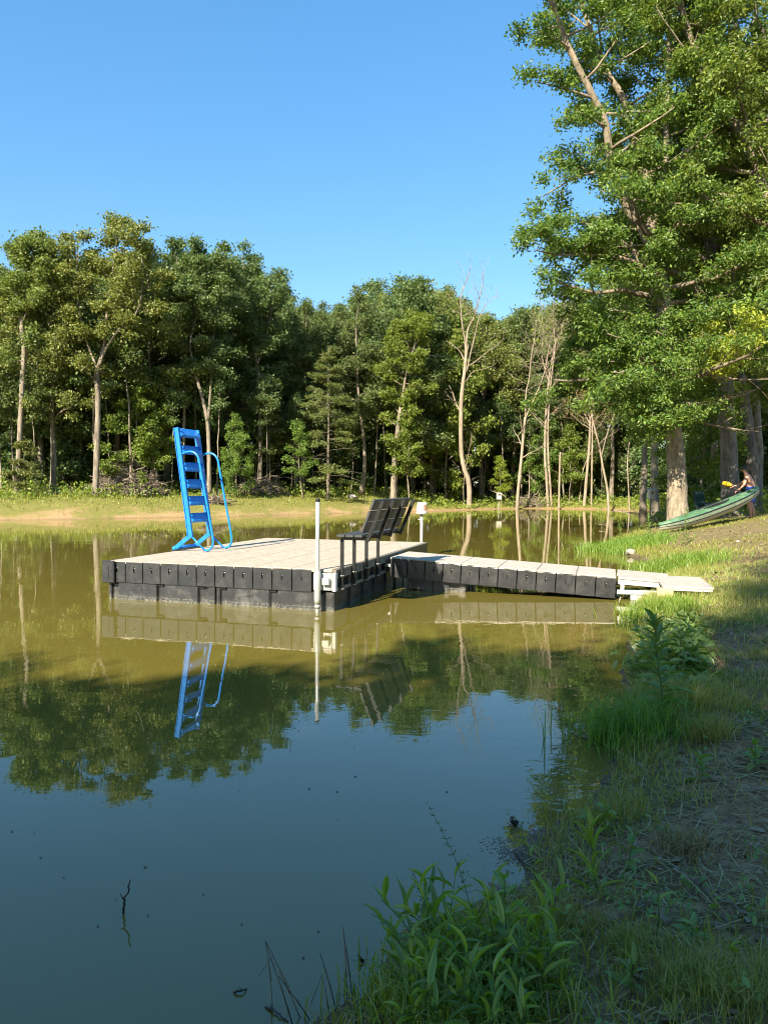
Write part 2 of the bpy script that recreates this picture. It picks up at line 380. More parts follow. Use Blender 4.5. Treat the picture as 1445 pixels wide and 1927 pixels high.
MAT['canoe_pale'] = plain('cream canoe bottom', (0.38, 0.38, 0.27), 0.5, 0.12, 5, dirt=((0.30, 0.30, 0.2), 0.45))
MAT['rubber'] = plain('black rubber trim', (0.012, 0.012, 0.012), 0.6)
MAT['skin'] = plain('bare skin', (0.52, 0.27, 0.18), 0.5, 0.08, 9)  # the man's own skin tone
MAT['shorts'] = plain('blue swim shorts', (0.035, 0.11, 0.62), 0.75, 0.12, 14, bump=0.3, bscale=14)
MAT['cap'] = plain('dark cap cloth', (0.035, 0.04, 0.03), 0.85)
MAT['hair'] = plain('grey hair', (0.10, 0.08, 0.06), 0.8)
MAT['yellow_plastic'] = plain('yellow paddle plastic', (0.72, 0.42, 0.02), 0.4, 0.08)
MAT['chair'] = plain('dark green chair cloth', (0.018, 0.055, 0.038), 0.85, 0.2, 12)
MAT['towel'] = plain('pale striped cloth', (0.42, 0.47, 0.56), 0.9, 0.1, 12)
MAT['towel_blue'] = plain('navy cloth', (0.02, 0.035, 0.09), 0.9, 0.1, 12)
MAT['stone'] = plain('grey field stone', (0.32, 0.29, 0.24), 0.9, 0.3, 6, bump=0.6, bscale=12)
MAT['mud'] = plain('wet mud', (0.15, 0.11, 0.07), 0.45, 0.35, 9, bump=0.8, bscale=25)
MAT['stem'] = plain('green stem', (0.09, 0.14, 0.04), 0.6, 0.2, 8)
MAT['stem_dry'] = plain('dry reed', (0.24, 0.21, 0.14), 0.7, 0.2, 8)
MAT['stem_dark'] = plain('dark dry stem', (0.035, 0.03, 0.025), 0.7, 0.2, 8)
MAT['pink'] = plain('pink blossom', (0.55, 0.18, 0.25), 0.6)

# ------------------------------------------------------------------ ground and water
def ground_material():
    m, nt, out = new_mat('bank soil and turf')
    b = N(nt, 'ShaderNodeBsdfPrincipled'); nt.links.new(b.outputs[0], out.inputs[0]); b.inputs['Specular IOR Level'].default_value = 0.2
    g = N(nt, 'ShaderNodeNewGeometry'); s = N(nt, 'ShaderNodeSeparateXYZ'); nt.links.new(g.outputs['Position'], s.inputs[0])
    X, Y, Z = s.outputs
    co = worldco(nt)
    n1 = noise(nt, 0.45, 6, 0.62, co); n2 = noise(nt, 2.6, 6, 0.65, co); n3 = noise(nt, 16, 6, 0.7, co); n4 = noise(nt, 60, 4, 0.7, co)
    # near bank: brown litter soil with green moss
    near = ramp(nt, [(0.3, (0.15, 0.085, 0.045)), (0.5, (0.31, 0.19, 0.10)), (0.7, (0.45, 0.30, 0.17))], n3).outputs[0]
    near = mixc(nt, ramp(nt, [(0.46, 0.0), (0.6, 0.75)], n2).outputs[0], near, (0.13, 0.115, 0.04))
    # far bank: tan clay and dry turf
    far = ramp(nt, [(0.3, (0.21, 0.13, 0.062)), (0.55, (0.38, 0.26, 0.125)), (0.75, (0.50, 0.37, 0.20))], n3).outputs[0]
    turf = ramp(nt, [(0.3, (0.13, 0.13, 0.026)), (0.7, (0.24, 0.22, 0.06))], n2).outputs[0]
    zz = mth(nt, 'ADD', Z, mth(nt, 'MULTIPLY', mth(nt, 'SUBTRACT', n1, 0.5), 1.6))
    zz = mth(nt, 'ADD', zz, mth(nt, 'MULTIPLY', mth(nt, 'SUBTRACT', n2, 0.5), 1.1))
    far = mixc(nt, ramp(nt, [(0.10, 0.0), (0.34, 1.0)], zz).outputs[0], far, turf)
    # the deep wood: dark leaf mould
    yfar = ramp(nt, [(0.0, 0.0), (1.0, 1.0)], mth(nt, 'MULTIPLY_ADD', Y, 1 / 10.0, -1.5, True)).outputs[0]
    c = mixc(nt, yfar, near, far)
    dry = ramp(nt, [(0.3, (0.13, 0.10, 0.045)), (0.55, (0.21, 0.165, 0.075)), (0.75, (0.17, 0.165, 0.05))], n3).outputs[0]
    rightb = mth(nt, 'MULTIPLY', mth(nt, 'MULTIPLY_ADD', X, 0.5, -2.0, True), mth(nt, 'MULTIPLY', mth(nt, 'MULTIPLY_ADD', Y, 0.25, -2.3, True), mth(nt, 'MULTIPLY_ADD', Y, -0.25, 9.0, True)))
    c = mixc(nt, rightb, c, dry)
    wet = ramp(nt, [(0.0, 1.0), (1.0, 0.0)], mth(nt, 'MULTIPLY', Z, 11.0, None, True)).outputs[0]
    wetm = mth(nt, 'MULTIPLY', wet, ramp(nt, [(0, 1.0), (1, 0.35)], yfar).outputs[0])
    c = mixc(nt, mth(nt, 'MULTIPLY', wetm, 0.85), c, (0.052, 0.038, 0.026))
    nt.links.new(c, b.inputs['Base Color'])
    nt.links.new(ramp(nt, [(0, 0.95), (1, 0.38)], wetm).outputs[0], b.inputs['Roughness'])
    bp = N(nt, 'ShaderNodeBump'); bp.inputs['Strength'].default_value = 0.8; bp.inputs['Distance'].default_value = 0.03
    nt.links.new(mth(nt, 'ADD', n3, mth(nt, 'MULTIPLY', n4, 0.5)), bp.inputs['Height']); nt.links.new(bp.outputs[0], b.inputs['Normal'])
    return m
def grow_axis(a, b, step, outer_a, outer_b, f=1.35):
    mid = list(np.arange(a, b + 1e-6, step))
    return mid
def axis(segs, lo, hi, f=1.4):
    pts = []
    for a, b, st in segs: pts += list(np.arange(a, b, st))
    pts.append(segs[-1][1]); st = segs[-1][2]
    v = pts[-1]
    while v < hi: st *= f; v += st; pts.append(v)
    pre = []; st = segs[0][2]; v = segs[0][0]
    while v > lo: st *= f; v -= st; pre.append(v)
    return np.array(pre[::-1] + pts)
gx = axis([(-32, -3, 0.5), (-3, 7, 0.08), (7, 30, 0.45)], -700, 700)
gy = axis([(-4, 1.5, 0.5), (1.5, 14, 0.08), (14, 70, 0.42)], -400, 1500)
GX, GY = np.meshgrid(gx, gy)
gz = land(GX.ravel(), GY.ravel())[0]
nx, ny = len(gx), len(gy)
ii = (np.arange(ny - 1)[:, None] * nx + np.arange(nx - 1)[None]).ravel()
ground = put('ground', mesh_np('ground', np.stack([GX.ravel(), GY.ravel(), gz], -1), np.stack([ii, ii + 1, ii + nx + 1, ii + nx], -1), True), ground_material())
prep(ground, 'brown and green bank sloping round the pond', None, None, 'structure')

def water_material():
    m, nt, out = new_mat('murky pond water')
    b = N(nt, 'ShaderNodeBsdfPrincipled'); nt.links.new(b.outputs[0], out.inputs[0])
    co = worldco(nt)
    silt = noise(nt, 0.25, 3, 0.5, co)
    nt.links.new(ramp(nt, [(0.3, (0.132, 0.108, 0.020)), (0.7, (0.150, 0.124, 0.026))], silt).outputs[0], b.inputs['Base Color'])
    b.inputs['Roughness'].default_value = 0.012; b.inputs['IOR'].default_value = 1.7
    b.inputs['Specular IOR Level'].default_value = 0.5
    g = N(nt, 'ShaderNodeNewGeometry'); s = N(nt, 'ShaderNodeSeparateXYZ'); nt.links.new(g.outputs['Position'], s.inputs[0])
    # faint breeze over the open pond, rings spreading from the near bank
    w1 = noise(nt, 1.1, 2, 0.5, worldco(nt, (1, 1.7, 1)), 0.3)
    w2 = noise(nt, 5.5, 2, 0.5, worldco(nt, (1, 1.6, 1)), 0.4)
    patch = ramp(nt, [(0.42, 0.12), (0.68, 1.0)], noise(nt, 0.16, 2, 0.5, co)).outputs[0]
    h = mth(nt, 'MULTIPLY', mth(nt, 'ADD', mth(nt, 'MULTIPLY', w1, 0.55), mth(nt, 'MULTIPLY', w2, 0.14)), mth(nt, 'ADD', patch, 0.12))
    dx = mth(nt, 'SUBTRACT', s.outputs[0], 1.15); dy = mth(nt, 'SUBTRACT', s.outputs[1], 4.4)
    r = mth(nt, 'SQRT', mth(nt, 'ADD', mth(nt, 'MULTIPLY', dx, dx), mth(nt, 'MULTIPLY', dy, dy)))
    ring = mth(nt, 'SINE', mth(nt, 'MULTIPLY_ADD', r, 34.0, mth(nt, 'MULTIPLY', w2, 5.0)))
    fall = mth(nt, 'SUBTRACT', 1.0, mth(nt, 'MULTIPLY', r, 0.85), None, True)
    h = mth(nt, 'ADD', h, mth(nt, 'MULTIPLY', mth(nt, 'MULTIPLY', ring, mth(nt, 'MULTIPLY', fall, fall)), 0.055))
    bp = N(nt, 'ShaderNodeBump'); bp.inputs['Strength'].default_value = 0.12; bp.inputs['Distance'].default_value = 0.05
    nt.links.new(h, bp.inputs['Height']); nt.links.new(bp.outputs[0], b.inputs['Normal'])
    return m
water = put('water', mesh_np('water', np.array([(-60, -12, 0), (45, -12, 0), (45, 85, 0), (-60, 85, 0)], float), np.array([[0, 1, 2, 3]])), water_material())
prep(water, 'still olive green pond mirroring trees and sky', None, None, 'structure')

# ------------------------------------------------------------------ trees
class Skeleton:
    def __init__(self): self.tubes = []; self.c = []; self.d = []
def limb(sk, rng, p0, d0, L, r0, level, sp):
    n = max(3, int(L / sp['seg']) + 1); step = L / n
    d = np.array(d0, float); d /= np.linalg.norm(d); p = np.array(p0, float); pts = [p]
    for i in range(n):
        d = d + rng.normal(0, sp['wander'], 3); d[2] += sp['lift'][min(level, len(sp['lift']) - 1)] * step
        d /= np.linalg.norm(d); p = p + d * step; pts.append(p)
    pts = np.array(pts); rad = r0 * (1 - 0.75 * np.linspace(0, 1, n + 1))
    if level <= sp['draw']: sk.tubes.append((pts, rad, 7 if r0 > 0.1 else (5 if r0 > 0.035 else 3)))
    if level >= sp['leaf']:
        m = max(1, int(L * (1 - sp['bare']) / sp['cs']))
        for t in np.linspace(sp['bare'], 1, m):
            k = min(int(t * n), n - 1); f = t * n - k
            sk.c.append(pts[k] * (1 - f) + pts[k + 1] * f); sk.d.append(d)
    if level < sp['max']:
        nb = max(2, int(round(L * sp['nb'][level])))
        for t in (np.arange(nb) + rng.uniform(0.1, 0.9, nb)) / nb * (1 - sp['from']) + sp['from']:
            k = min(int(t * n), n - 1); f = t * n - k
            q = pts[k] * (1 - f) + pts[k + 1] * f; td = pts[k + 1] - pts[k]; td /= np.linalg.norm(td)
            ax = rng.normal(0, 1, 3); ax[2] *= sp['flat']; ax -= td * ax.dot(td); ax /= np.linalg.norm(ax) + 1e-9
            a = math.radians(rng.uniform(*sp['ang'])); cd = td * math.cos(a) + ax * math.sin(a)
            limb(sk, rng, q, cd, L * rng.uniform(*sp['ratio']) * (1.15 - 0.55 * t), max(0.006, r0 * (1 - 0.75 * t) * 0.55), level + 1, sp)
BASE = dict(seg=0.55, wander=0.16, lift=[0.10, 0.06, 0.0, 0.0], draw=2, leaf=2, bare=0.3, cs=0.34, max=2, nb=[1.9, 2.2, 2.5], ang=(30, 62), ratio=(0.42, 0.66), flat=0.6)
BASE['from'] = 0.14
def spec(**k): s = dict(BASE); s.update(k); return s
def stem_branches(sk, rng, pts, rad, t0, n, length, sp, elev=(15, 50), side=None):
    """primaries around one stem from fraction t0 up; length(q) with q from 0 at the lowest to 1 at the tip"""
    seg = np.linalg.norm(np.diff(pts, axis=0), axis=1); cum = np.concatenate([[0], np.cumsum(seg)]); tot = cum[-1]
    az = rng.uniform(0, 2 * PI)
    for i in range(n):
        q = (i + rng.uniform(0.1, 0.9)) / n; s = (t0 + (1 - t0) * q) * tot
        p = np.array([np.interp(s, cum, pts[:, k]) for k in range(3)]); r = np.interp(s, cum, rad)
        az += 2.4 + rng.normal(0, 0.35)
        a = az if side is None else side + rng.normal(0, 0.8)
        e = math.radians(elev[0] + (elev[1] - elev[0]) * q + rng.normal(0, 9))
        d = (math.cos(a) * math.cos(e), math.sin(a) * math.cos(e), math.sin(e))
        limb(sk, rng, p, d, max(0.5, length(q) * rng.uniform(0.75, 1.15)), max(0.012, min(r * 0.5, 0.11)), 0, sp)
def leaf_cloud(C, total, sig, L, W, rng, up=0.3, flat=0.6, droop=0.25, rounded=False):
    C = np.asarray(C, float); n = max(1, int(round(total / len(C))))
    P = np.repeat(C, n, axis=0); m = len(P)
    P = P + rng.normal(0, 1, (m, 3)) * np.array([sig, sig, sig * flat])
    nrm = rng.normal(0, 1, (m, 3)); nrm[:, 2] = np.abs(nrm[:, 2]) + up; nrm /= np.linalg.norm(nrm, axis=1)[:, None]
    a = rng.normal(0, 1, (m, 3)); a[:, 2] -= droop; a -= nrm * (a * nrm).sum(1)[:, None]; a /= np.linalg.norm(a, axis=1)[:, None]
    s = np.cross(nrm, a); sc = rng.uniform(0.5, 1.45, m)[:, None]
    L = L * sc; W = W * sc
    if rounded:
        V = np.stack([P, P + a * L * 0.3 + s * W * 0.45, P + a * L * 0.68 + s * W * 0.40, P + a * L - nrm * L * 0.1, P + a * L * 0.68 - s * W * 0.40, P + a * L * 0.3 - s * W * 0.45], 1).reshape(-1, 3)
        return V, np.arange(m * 6).reshape(-1, 6)
    V = np.stack([P, P + a * L * 0.45 + s * W * 0.5 + nrm * W * 0.18, P + a * L - nrm * L * 0.12, P + a * L * 0.45 - s * W * 0.5 + nrm * W * 0.18], 1).reshape(-1, 3)
    return V, np.arange(m * 4).reshape(-1, 4)
def trunk_taper(pts, r0, r1, flare=1.35):
    n = len(pts); t = np.linspace(0, 1, n); r = r0 + (r1 - r0) * t ** 0.85
    z = pts[:, 2] - pts[0, 2]; r = r * (1 + (flare - 1) * np.exp(-np.maximum(z, 0) / (r0 * 2.2)))
    return r
def skel_mesh(name, sk, rng):
    return mesh_np(name, *merge([tube(p, r, s, True, 0.05 if s > 6 else 0.0, rng) for p, r, s in sk.tubes]), smooth=True)
def straight_stem(rng, H, lean=0.03, n=14, bend=0.05):
    z = np.linspace(-0.3, H, n); x = np.cumsum(rng.normal(0, bend, n)) + z * rng.normal(0, lean); y = np.cumsum(rng.normal(0, bend, n)) + z * rng.normal(0, lean)
    return np.stack([x - x[0], y - y[0], z], -1)

PROTO = {}
def proto_tree(key, seed, H, clear, R, r0, leaves, L, W, sig, mat, bark='bark', prof=None, elev=(5, 60), n=30, sp=None, fork=True):
    rng = np.random.default_rng(seed); sk = Skeleton(); sp = sp or BASE
    pts = straight_stem(rng, H * 0.96); rad = trunk_taper(pts, r0, 0.03); sk.tubes.append((pts, rad, 9))
    prof = prof or (lambda q: 0.55 + 0.6 * math.sin(PI * min(1, q * 0.85 + 0.12)) - 0.55 * q)
    stem_branches(sk, rng, pts, rad, clear / H, n, lambda q: R * prof(q), sp, elev)
    if fork:
        k = int(len(pts) * 0.55)
        a = rng.uniform(0, 2 * PI); f = np.array([pts[k] + np.array([math.cos(a) * t * R * 0.5, math.sin(a) * t * R * 0.5, (H * 0.93 - pts[k][2]) * t ** 0.9]) for t in np.linspace(0, 1, 8)])
        fr = np.linspace(rad[k] * 0.75, 0.025, 8); sk.tubes.append((f, fr, 7))
        stem_branches(sk, rng, f, fr, 0.25, n // 2, lambda q: R * 0.7 * prof(0.4 + 0.6 * q), sp, elev)
    V, F = leaf_cloud(sk.c, leaves, sig, L, W, rng)
    tm = skel_mesh(key + '_trunk', sk, rng); tm.materials.append(MAT[bark])
    cm = mesh_np(key + '_crown', V, F); cm.materials.append(MAT[mat])
    PROTO[key] = (tm, cm, H)
def tree_from(key, name, loc, H, label, cat='tree', group=None, rz=0.0, wide=1.0, crown_mat=None):
    tm, cm, h0 = PROTO[key]; s = H / h0
    e = empty(name, loc, (0, 0, rz), label, cat, group)
    e.scale = (s * wide, s * wide, s)
    put('trunk', tm, None, e); o = put('crown', cm, None, e)
    if crown_mat is not None:
        o.material_slots[0].link = 'OBJECT'; o.material_slots[0].material = crown_mat
    return e
thin = spec(nb=[1.6, 1.8, 2.0], cs=0.42)
proto_tree('oak_a', 11, 17.0, 5.0, 4.3, 0.24, 27000, 0.17, 0.115, 0.27, 'oak', n=30, sp=thin)
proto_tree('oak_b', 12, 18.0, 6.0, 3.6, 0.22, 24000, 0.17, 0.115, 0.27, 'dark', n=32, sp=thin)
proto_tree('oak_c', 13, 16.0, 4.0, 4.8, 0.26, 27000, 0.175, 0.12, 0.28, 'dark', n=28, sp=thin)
proto_tree('oak_d', 14, 18.5, 7.0, 3.9, 0.20, 21000, 0.17, 0.115, 0.27, 'oak', n=26, sp=thin)
proto_tree('maple', 15, 9.5, 1.3, 2.9, 0.11, 14000, 0.17, 0.14, 0.22, 'maple', n=26, sp=thin, elev=(-5, 55), fork=False)
proto_tree('sapling', 16, 7.5, 2.2, 1.6, 0.05, 3800, 0.15, 0.11, 0.2, 'maple', n=16, sp=spec(max=1, leaf=1, nb=[2.5, 2], cs=0.3), fork=False)
proto_tree('pole', 19, 11.0, 7.0, 1.5, 0.07, 2600, 0.17, 0.12, 0.26, 'dark', n=12, sp=spec(max=1, leaf=1, nb=[2.5, 2], cs=0.3), fork=False)
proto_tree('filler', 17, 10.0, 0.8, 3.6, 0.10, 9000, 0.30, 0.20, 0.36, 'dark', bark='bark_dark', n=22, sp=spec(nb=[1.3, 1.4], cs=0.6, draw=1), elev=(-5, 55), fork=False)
proto_tree('hick_a', 18, 23.0, 6.0, 4.3, 0.27, 40000, 0.16, 0.09, 0.34, 'hickory', n=44, sp=thin)

# trees of the photograph with a shape of their own: stems measured as (x, y) photograph points at their own distance
def px_stem(points, Y, base, depth=None, n=5):
    P = np.array([at_y(px, py, Y) for px, py in points]); 
    if depth is not None: P[:, 1] += np.interp(np.linspace(0, 1, len(P)), np.linspace(0, 1, len(depth)), depth); 
    P = smooth_path(P, n); return P - base
def hero_tree(name, label, base, stems, seed, mat, bark, leaves, L, W, sig, sp, cat='tree', group=None, extra_clusters=None, yellow=None, prune=None):
    """stems: (pts, r0, r1, t0, n, length function, elev)"""
    rng = np.random.default_rng(seed); sk = Skeleton()
    for k, st in enumerate(stems):
        pts, r0, r1, t0, n, lf, el = st[:7]
        if len(st) > 7:      # more boughs on one side of a stem that is already there
            stem_branches(sk, rng, pts, np.full(len(pts), 0.12), t0, n, lf, sp, el, st[7]); continue
        rad = trunk_taper(pts, r0, r1, 1.35 if k == 0 else 1.0); sk.tubes.append((pts, rad, 12 if k == 0 else 8))
        if n: stem_branches(sk, rng, pts, rad, t0, n, lf, sp, el)
    e = empty(name, base, (0, 0, 0), label, cat, group)
    put('trunk', skel_mesh('trunk', sk, rng), MAT[bark], e)
    C = list(sk.c)
    if extra_clusters is not None: C += list(extra_clusters)
    if prune is not None:      # boughs without leaves
        C = np.array(C); n0 = len(C); C = C[~prune(C + np.array(base))]; leaves = leaves * len(C) / n0
    if leaves and len(C):
        if yellow is not None:
            C = np.array(C); k = yellow(C + np.array(base)); V, F = leaf_cloud(C[k], leaves * k.mean(), sig, L, W, rng); put('yellow_bough', mesh_np('yellow_bough', V, F), MAT['yellow'], e); C = C[~k]; leaves = leaves * (1 - k.mean())
        V, F = leaf_cloud(C, leaves, sig, L, W, rng); put('crown', mesh_np('crown', V, F), MAT[mat], e)
    return e
def bank_base(px, py, fallback_y=46.0):
    return on_land(px, py)
leafy = spec(nb=[1.7, 1.9, 2.0], cs=0.38)
spray = spec(nb=[1.5, 1.8, 2.0], cs=0.36, ratio=(0.42, 0.66), lift=[0.05, 0.0, -0.05], flat=0.35)
spray['from'] = 0.22

# -- the big hickory beside the canoe
Yr = 25.0
b0 = at_y(1275, 978, Yr); b0[2] = lz(b0[0], b0[1])
main = px_stem([(1277, 1000), (1274, 960), (1271, 860), (1262, 780), (1256, 680), (1253, 610), (1248, 540), (1236, 480), (1221, 437)], Yr, b0, [0, 0, 0.2])
limb_a = px_stem([(1221, 440), (1234, 378), (1222, 330), (1206, 280), (1185, 175), (1150, 105), (1115, 0), (1095, -90)], Yr, b0, [0, 1.0])
limb_b = px_stem([(1222, 440), (1185, 412), (1146, 325), (1129, 245), (1101, 196), (1055, 112), (1010, 0), (985, -70)], Yr, b0, [0, -1.2])
limb_c = px_stem([(1246, 545), (1190, 500), (1100, 492), (1040, 500), (990, 498)], Yr, b0, [0, -1.5])
limb_d = px_stem([(1238, 400), (1262, 300), (1275, 180), (1290, 60), (1300, -60)], Yr, b0, [0, 2.0])
low = lambda q: 2.9 + 0.9 * math.sin(q * 9)
hero_tree('hickory_tree', 'tall forked hickory with pale ridged trunk standing just behind the green canoe', b0,
    [(main, 0.34, 0.19, 0.41, 24, lambda q: 3.2 + 0.8 * math.sin(q * 11), (-6, 14)), (main[:int(len(main) * 0.68)], 0.1, 0.1, 0.52, 11, lambda q: 2.5, (-8, 8), -1.6), (main[:int(len(main) * 0.62)], 0.1, 0.1, 0.52, 7, lambda q: 3.0, (-8, 4), -2.7), (limb_a, 0.19, 0.06, 0.22, 17, lambda q: 2.4 - 0.7 * q, (0, 45)),
     (limb_b, 0.17, 0.07, 0.12, 18, lambda q: 2.35 - 0.7 * q, (0, 40)), (limb_c, 0.09, 0.02, 0.15, 14, lambda q: 1.6 - 0.6 * q, (0, 35)), (limb_d, 0.15, 0.04, 0.1, 18, lambda q: 2.8 - 0.8 * q, (0, 45))],
    21, 'hickory', 'bark_big', 150000, 0.118, 0.060, 0.19, spray, yellow=lambda P: (P[:, 1] < 25.3) & (np.abs(P[:, 2] - 6.2) < 0.7 + 0.4 * np.sin(P[:, 0] * 5)) & (P[:, 0] > 9.7) & (P[:, 0] < 11.2), prune=lambda P: (P[:, 2] < 5.7) & (P[:, 0] > 10.75) & (P[:, 1] < 25.5))
# -- second trunk of the right bank
Y2 = 28.5
b1 = at_y(1376, 960, Y2); b1[2] = lz(b1[0], b1[1])
m2 = px_stem([(1377, 985), (1374, 900), (1370, 790), (1364, 669), (1355, 560), (1345, 480), (1330, 385), (1322, 280), (1318, 150), (1310, -20)], Y2, b1, [0, 0.5])
m2b = px_stem([(1362, 640), (1385, 520), (1400, 400), (1410, 260), (1415, 100), (1418, -40)], Y2, b1, [0, 2])
hero_tree('hickory_tree', 'dark dappled hickory trunk rising behind the man and the paddle', b1,
    [(m2, 0.36, 0.10, 0.26, 40, lambda q: 3.6 - 0.9 * q, (-5, 40)), (m2b, 0.16, 0.04, 0.15, 22, lambda q: 2.9 - 0.8 * q, (0, 45))],
    22, 'hickory', 'bark_dark', 84000, 0.13, 0.068, 0.22, spray)
# -- third, at the right edge
Y3 = 31.0
b2 = at_y(1420, 950, Y3); b2[2] = lz(b2[0], b2[1])
m3 = px_stem([(1424, 975), (1418, 880), (1408, 770), (1393, 669), (1387, 540), (1384, 430), (1390, 300), (1400, 150), (1405, -30)], Y3, b2, [0, 1])
hero_tree('hickory_tree', 'grey hickory at the right edge behind the bare-backed man', b2,
    [(m3, 0.27, 0.08, 0.28, 36, lambda q: 3.8 - 1.0 * q, (-5, 42))], 23, 'hickory', 'bark_dark', 40000, 0.16, 0.09, 0.24, spray)
# -- leaning tree whose limb crosses the upper right corner
Y4 = 24.0
b3 = at_y(1560, 990, Y4); b3[2] = lz(b3[0], b3[1])
m4 = px_stem([(1562, 1000), (1540, 820), (1505, 600), (1470, 420), (1440, 270), (1398, 190), (1360, 120), (1330, 20), (1310, -80)], Y4, b3, [0, 1.5])
m4b = px_stem([(1500, 580), (1510, 400), (1500, 200), (1480, 0)], Y4, b3, [0, 1.5])
hero_tree('leaning_tree', 'tree leaning in over the upper right corner from outside the frame', b3,
    [(m4, 0.30, 0.06, 0.46, 28, lambda q: 3.0 - 0.6 * q, (0, 40)), (m4b, 0.16, 0.05, 0.2, 18, lambda q: 2.8 - 0.6 * q, (0, 40))], 24, 'hickory', 'bark_big', 62000, 0.13, 0.068, 0.22, spray)
# -- understorey maple under the hickory
for k, (px, py, Y, H, mt, lab) in enumerate([(1318, 962, 31.5, 7.5, None, 'low green understorey maple right of the big hickory trunk')]):
    p = at_y(px, py, Y); p[2] = lz(p[0], p[1])
    tree_from('maple', 'maple_tree', p, H, lab, rz=k * 2.1, wide=0.75, crown_mat=MAT[mt] if mt else None)

# -- far bank, front row, left to right
def far_at(px, off=0.0, ref=928):
    """a standing place in the tree line behind the far shore, under photograph column px"""
    d = ray(px, 940); d = d / d[1]
    ys = np.linspace(30, 90, 500); s = shore_dist(d[0] * ys, ys)
    shore = np.nonzero((s[:-1] < 0) & (s[1:] >= 0))[0]
    y0 = ys[shore[-1]] if len(shore) else 45.0
    Y = y0 + off; return np.array([d[0] * Y, Y, lz(d[0] * Y, Y)])
def sky_h(px, py, p): return at_y(px, py, p[1])[2] - p[2]
crown_fn = lambda r: (lambda q: r * (0.75 + 0.45 * math.sin(PI * q) - 0.3 * q))

b = far_at(182, 6.3); Y = b[1]
t1 = px_stem([(180, 935), (181, 900), (184, 800), (184, 740), (182, 700), (188, 685)], Y, b, [0, 0.1])
t1a = px_stem([(187, 690), (200, 660), (225, 625), (258, 597), (272, 560), (275, 500), (262, 450)], Y, b, [0, -0.8])
t1b = px_stem([(186, 690), (196, 640), (199, 580), (205, 520), (212, 460), (220, 412)], Y, b, [0, 0.8])
t1c = px_stem([(186, 700), (165, 650), (148, 590), (140, 520), (140, 440)], Y, b, [0, 0.6])
hero_tree('oak_tree', 'tallest oak of the far bank with pale bare trunk forking right', b,
    [(t1, 0.19, 0.15, 0.75, 3, crown_fn(2.0), (-10, 20)), (t1a, 0.10, 0.025, 0.3, 14, crown_fn(1.5), (5, 45)), (t1b, 0.12, 0.025, 0.15, 18, crown_fn(1.7), (0, 50)), (t1c, 0.09, 0.025, 0.2, 15, crown_fn(1.6), (0, 45))],
    31, 'oak', 'bark', 26000, 0.155, 0.105, 0.25, leafy)
b = far_at(36, 7.5); Y = b[1]
t = px_stem([(34, 930), (38, 820), (44, 700), (46, 660), (40, 600)], Y, b); ta = px_stem([(40, 605), (28, 560), (30, 500), (45, 450)], Y, b, [0, .7]); tb = px_stem([(41, 610), (62, 570), (75, 520), (70, 470)], Y, b, [0, -.7])
hero_tree('oak_tree', 'airy oak by the left edge of the far bank', b, [(t, 0.17, 0.12, 0.7, 3, crown_fn(1.6), (0, 30)), (ta, 0.09, 0.02, 0.15, 15, crown_fn(1.5), (0, 50)), (tb, 0.08, 0.02, 0.2, 12, crown_fn(1.4), (0, 45))],
    32, 'oak', 'bark', 16000, 0.155, 0.105, 0.25, leafy)
b = far_at(345, 8.0); Y = b[1]
t = px_stem([(345, 935), (345, 850), (346, 750), (344, 690), (338, 640), (335, 560), (330, 490), (325, 458)], Y, b, [0, .6]); ta = px_stem([(345, 700), (362, 620), (372, 540), (376, 470)], Y, b, [0, -.6])
hero_tree('oak_tree', 'slim straight oak directly above the top of the blue ladder', b, [(t, 0.12, 0.025, 0.5, 20, crown_fn(1.7), (0, 50)), (ta, 0.07, 0.02, 0.3, 12, crown_fn(1.4), (0, 50))], 33, 'dark', 'bark', 17000, 0.155, 0.105, 0.25, leafy)
b = far_at(394, 6.5); Y = b[1]
t = px_stem([(394, 930), (394, 880), (393, 830), (390, 788), (380, 745), (368, 700)], Y, b); ta = px_stem([(392, 790), (396, 720), (398, 650), (405, 560), (415, 480)], Y, b, [0, .8]); tb = px_stem([(369, 705), (360, 650), (372, 600), (385, 520)], Y, b, [0, -.6])
hero_tree('oak_tree', 'oak with two pale stems splitting just right of the blue ladder', b, [(t, 0.16, 0.10, 0.9, 2, crown_fn(1.4), (0, 30)), (ta, 0.10, 0.025, 0.35, 20, crown_fn(1.8), (0, 50)), (tb, 0.09, 0.02, 0.2, 14, crown_fn(1.6), (0, 50))], 34, 'dark', 'bark', 21000, 0.155, 0.105, 0.25, leafy)
b = far_at(742, 4.5); Y = b[1]
t = px_stem([(740, 945), (741, 890), (746, 830), (752, 780), (756, 755)], Y, b); ta = px_stem([(756, 758), (765, 700), (780, 650), (790, 600)], Y, b)
hero_tree('maple_tree', 'bright green maple on a thick pale trunk behind the bench', b, [(t, 0.23, 0.14, 0.45, 8, crown_fn(1.8), (-10, 30)), (ta, 0.11, 0.02, 0.05, 22, crown_fn(2.0), (-10, 55))], 35, 'maple', 'bark', 16000, 0.16, 0.12, 0.22, leafy)
b = far_at(683, 8); Y = b[1]
t = px_stem([(680, 930), (686, 880), (684, 820), (676, 760), (672, 690), (670, 610), (676, 560)], Y, b, [0, .5])
hero_tree('oak_tree', 'shaded oak with a curved butt between cedar and bright maple', b, [(t, 0.19, 0.03, 0.35, 26, crown_fn(2.2), (0, 50))], 36, 'dark', 'bark', 15000, 0.16, 0.108, 0.26, leafy)
b = far_at(480, 9); Y = b[1]
t = px_stem([(488, 925), (490, 850), (488, 760), (484, 690), (476, 650), (462, 590), (458, 520), (455, 480)], Y, b, [0, .4]); ta = px_stem([(484, 690), (500, 640), (515, 580), (520, 530)], Y, b, [0, -.7])
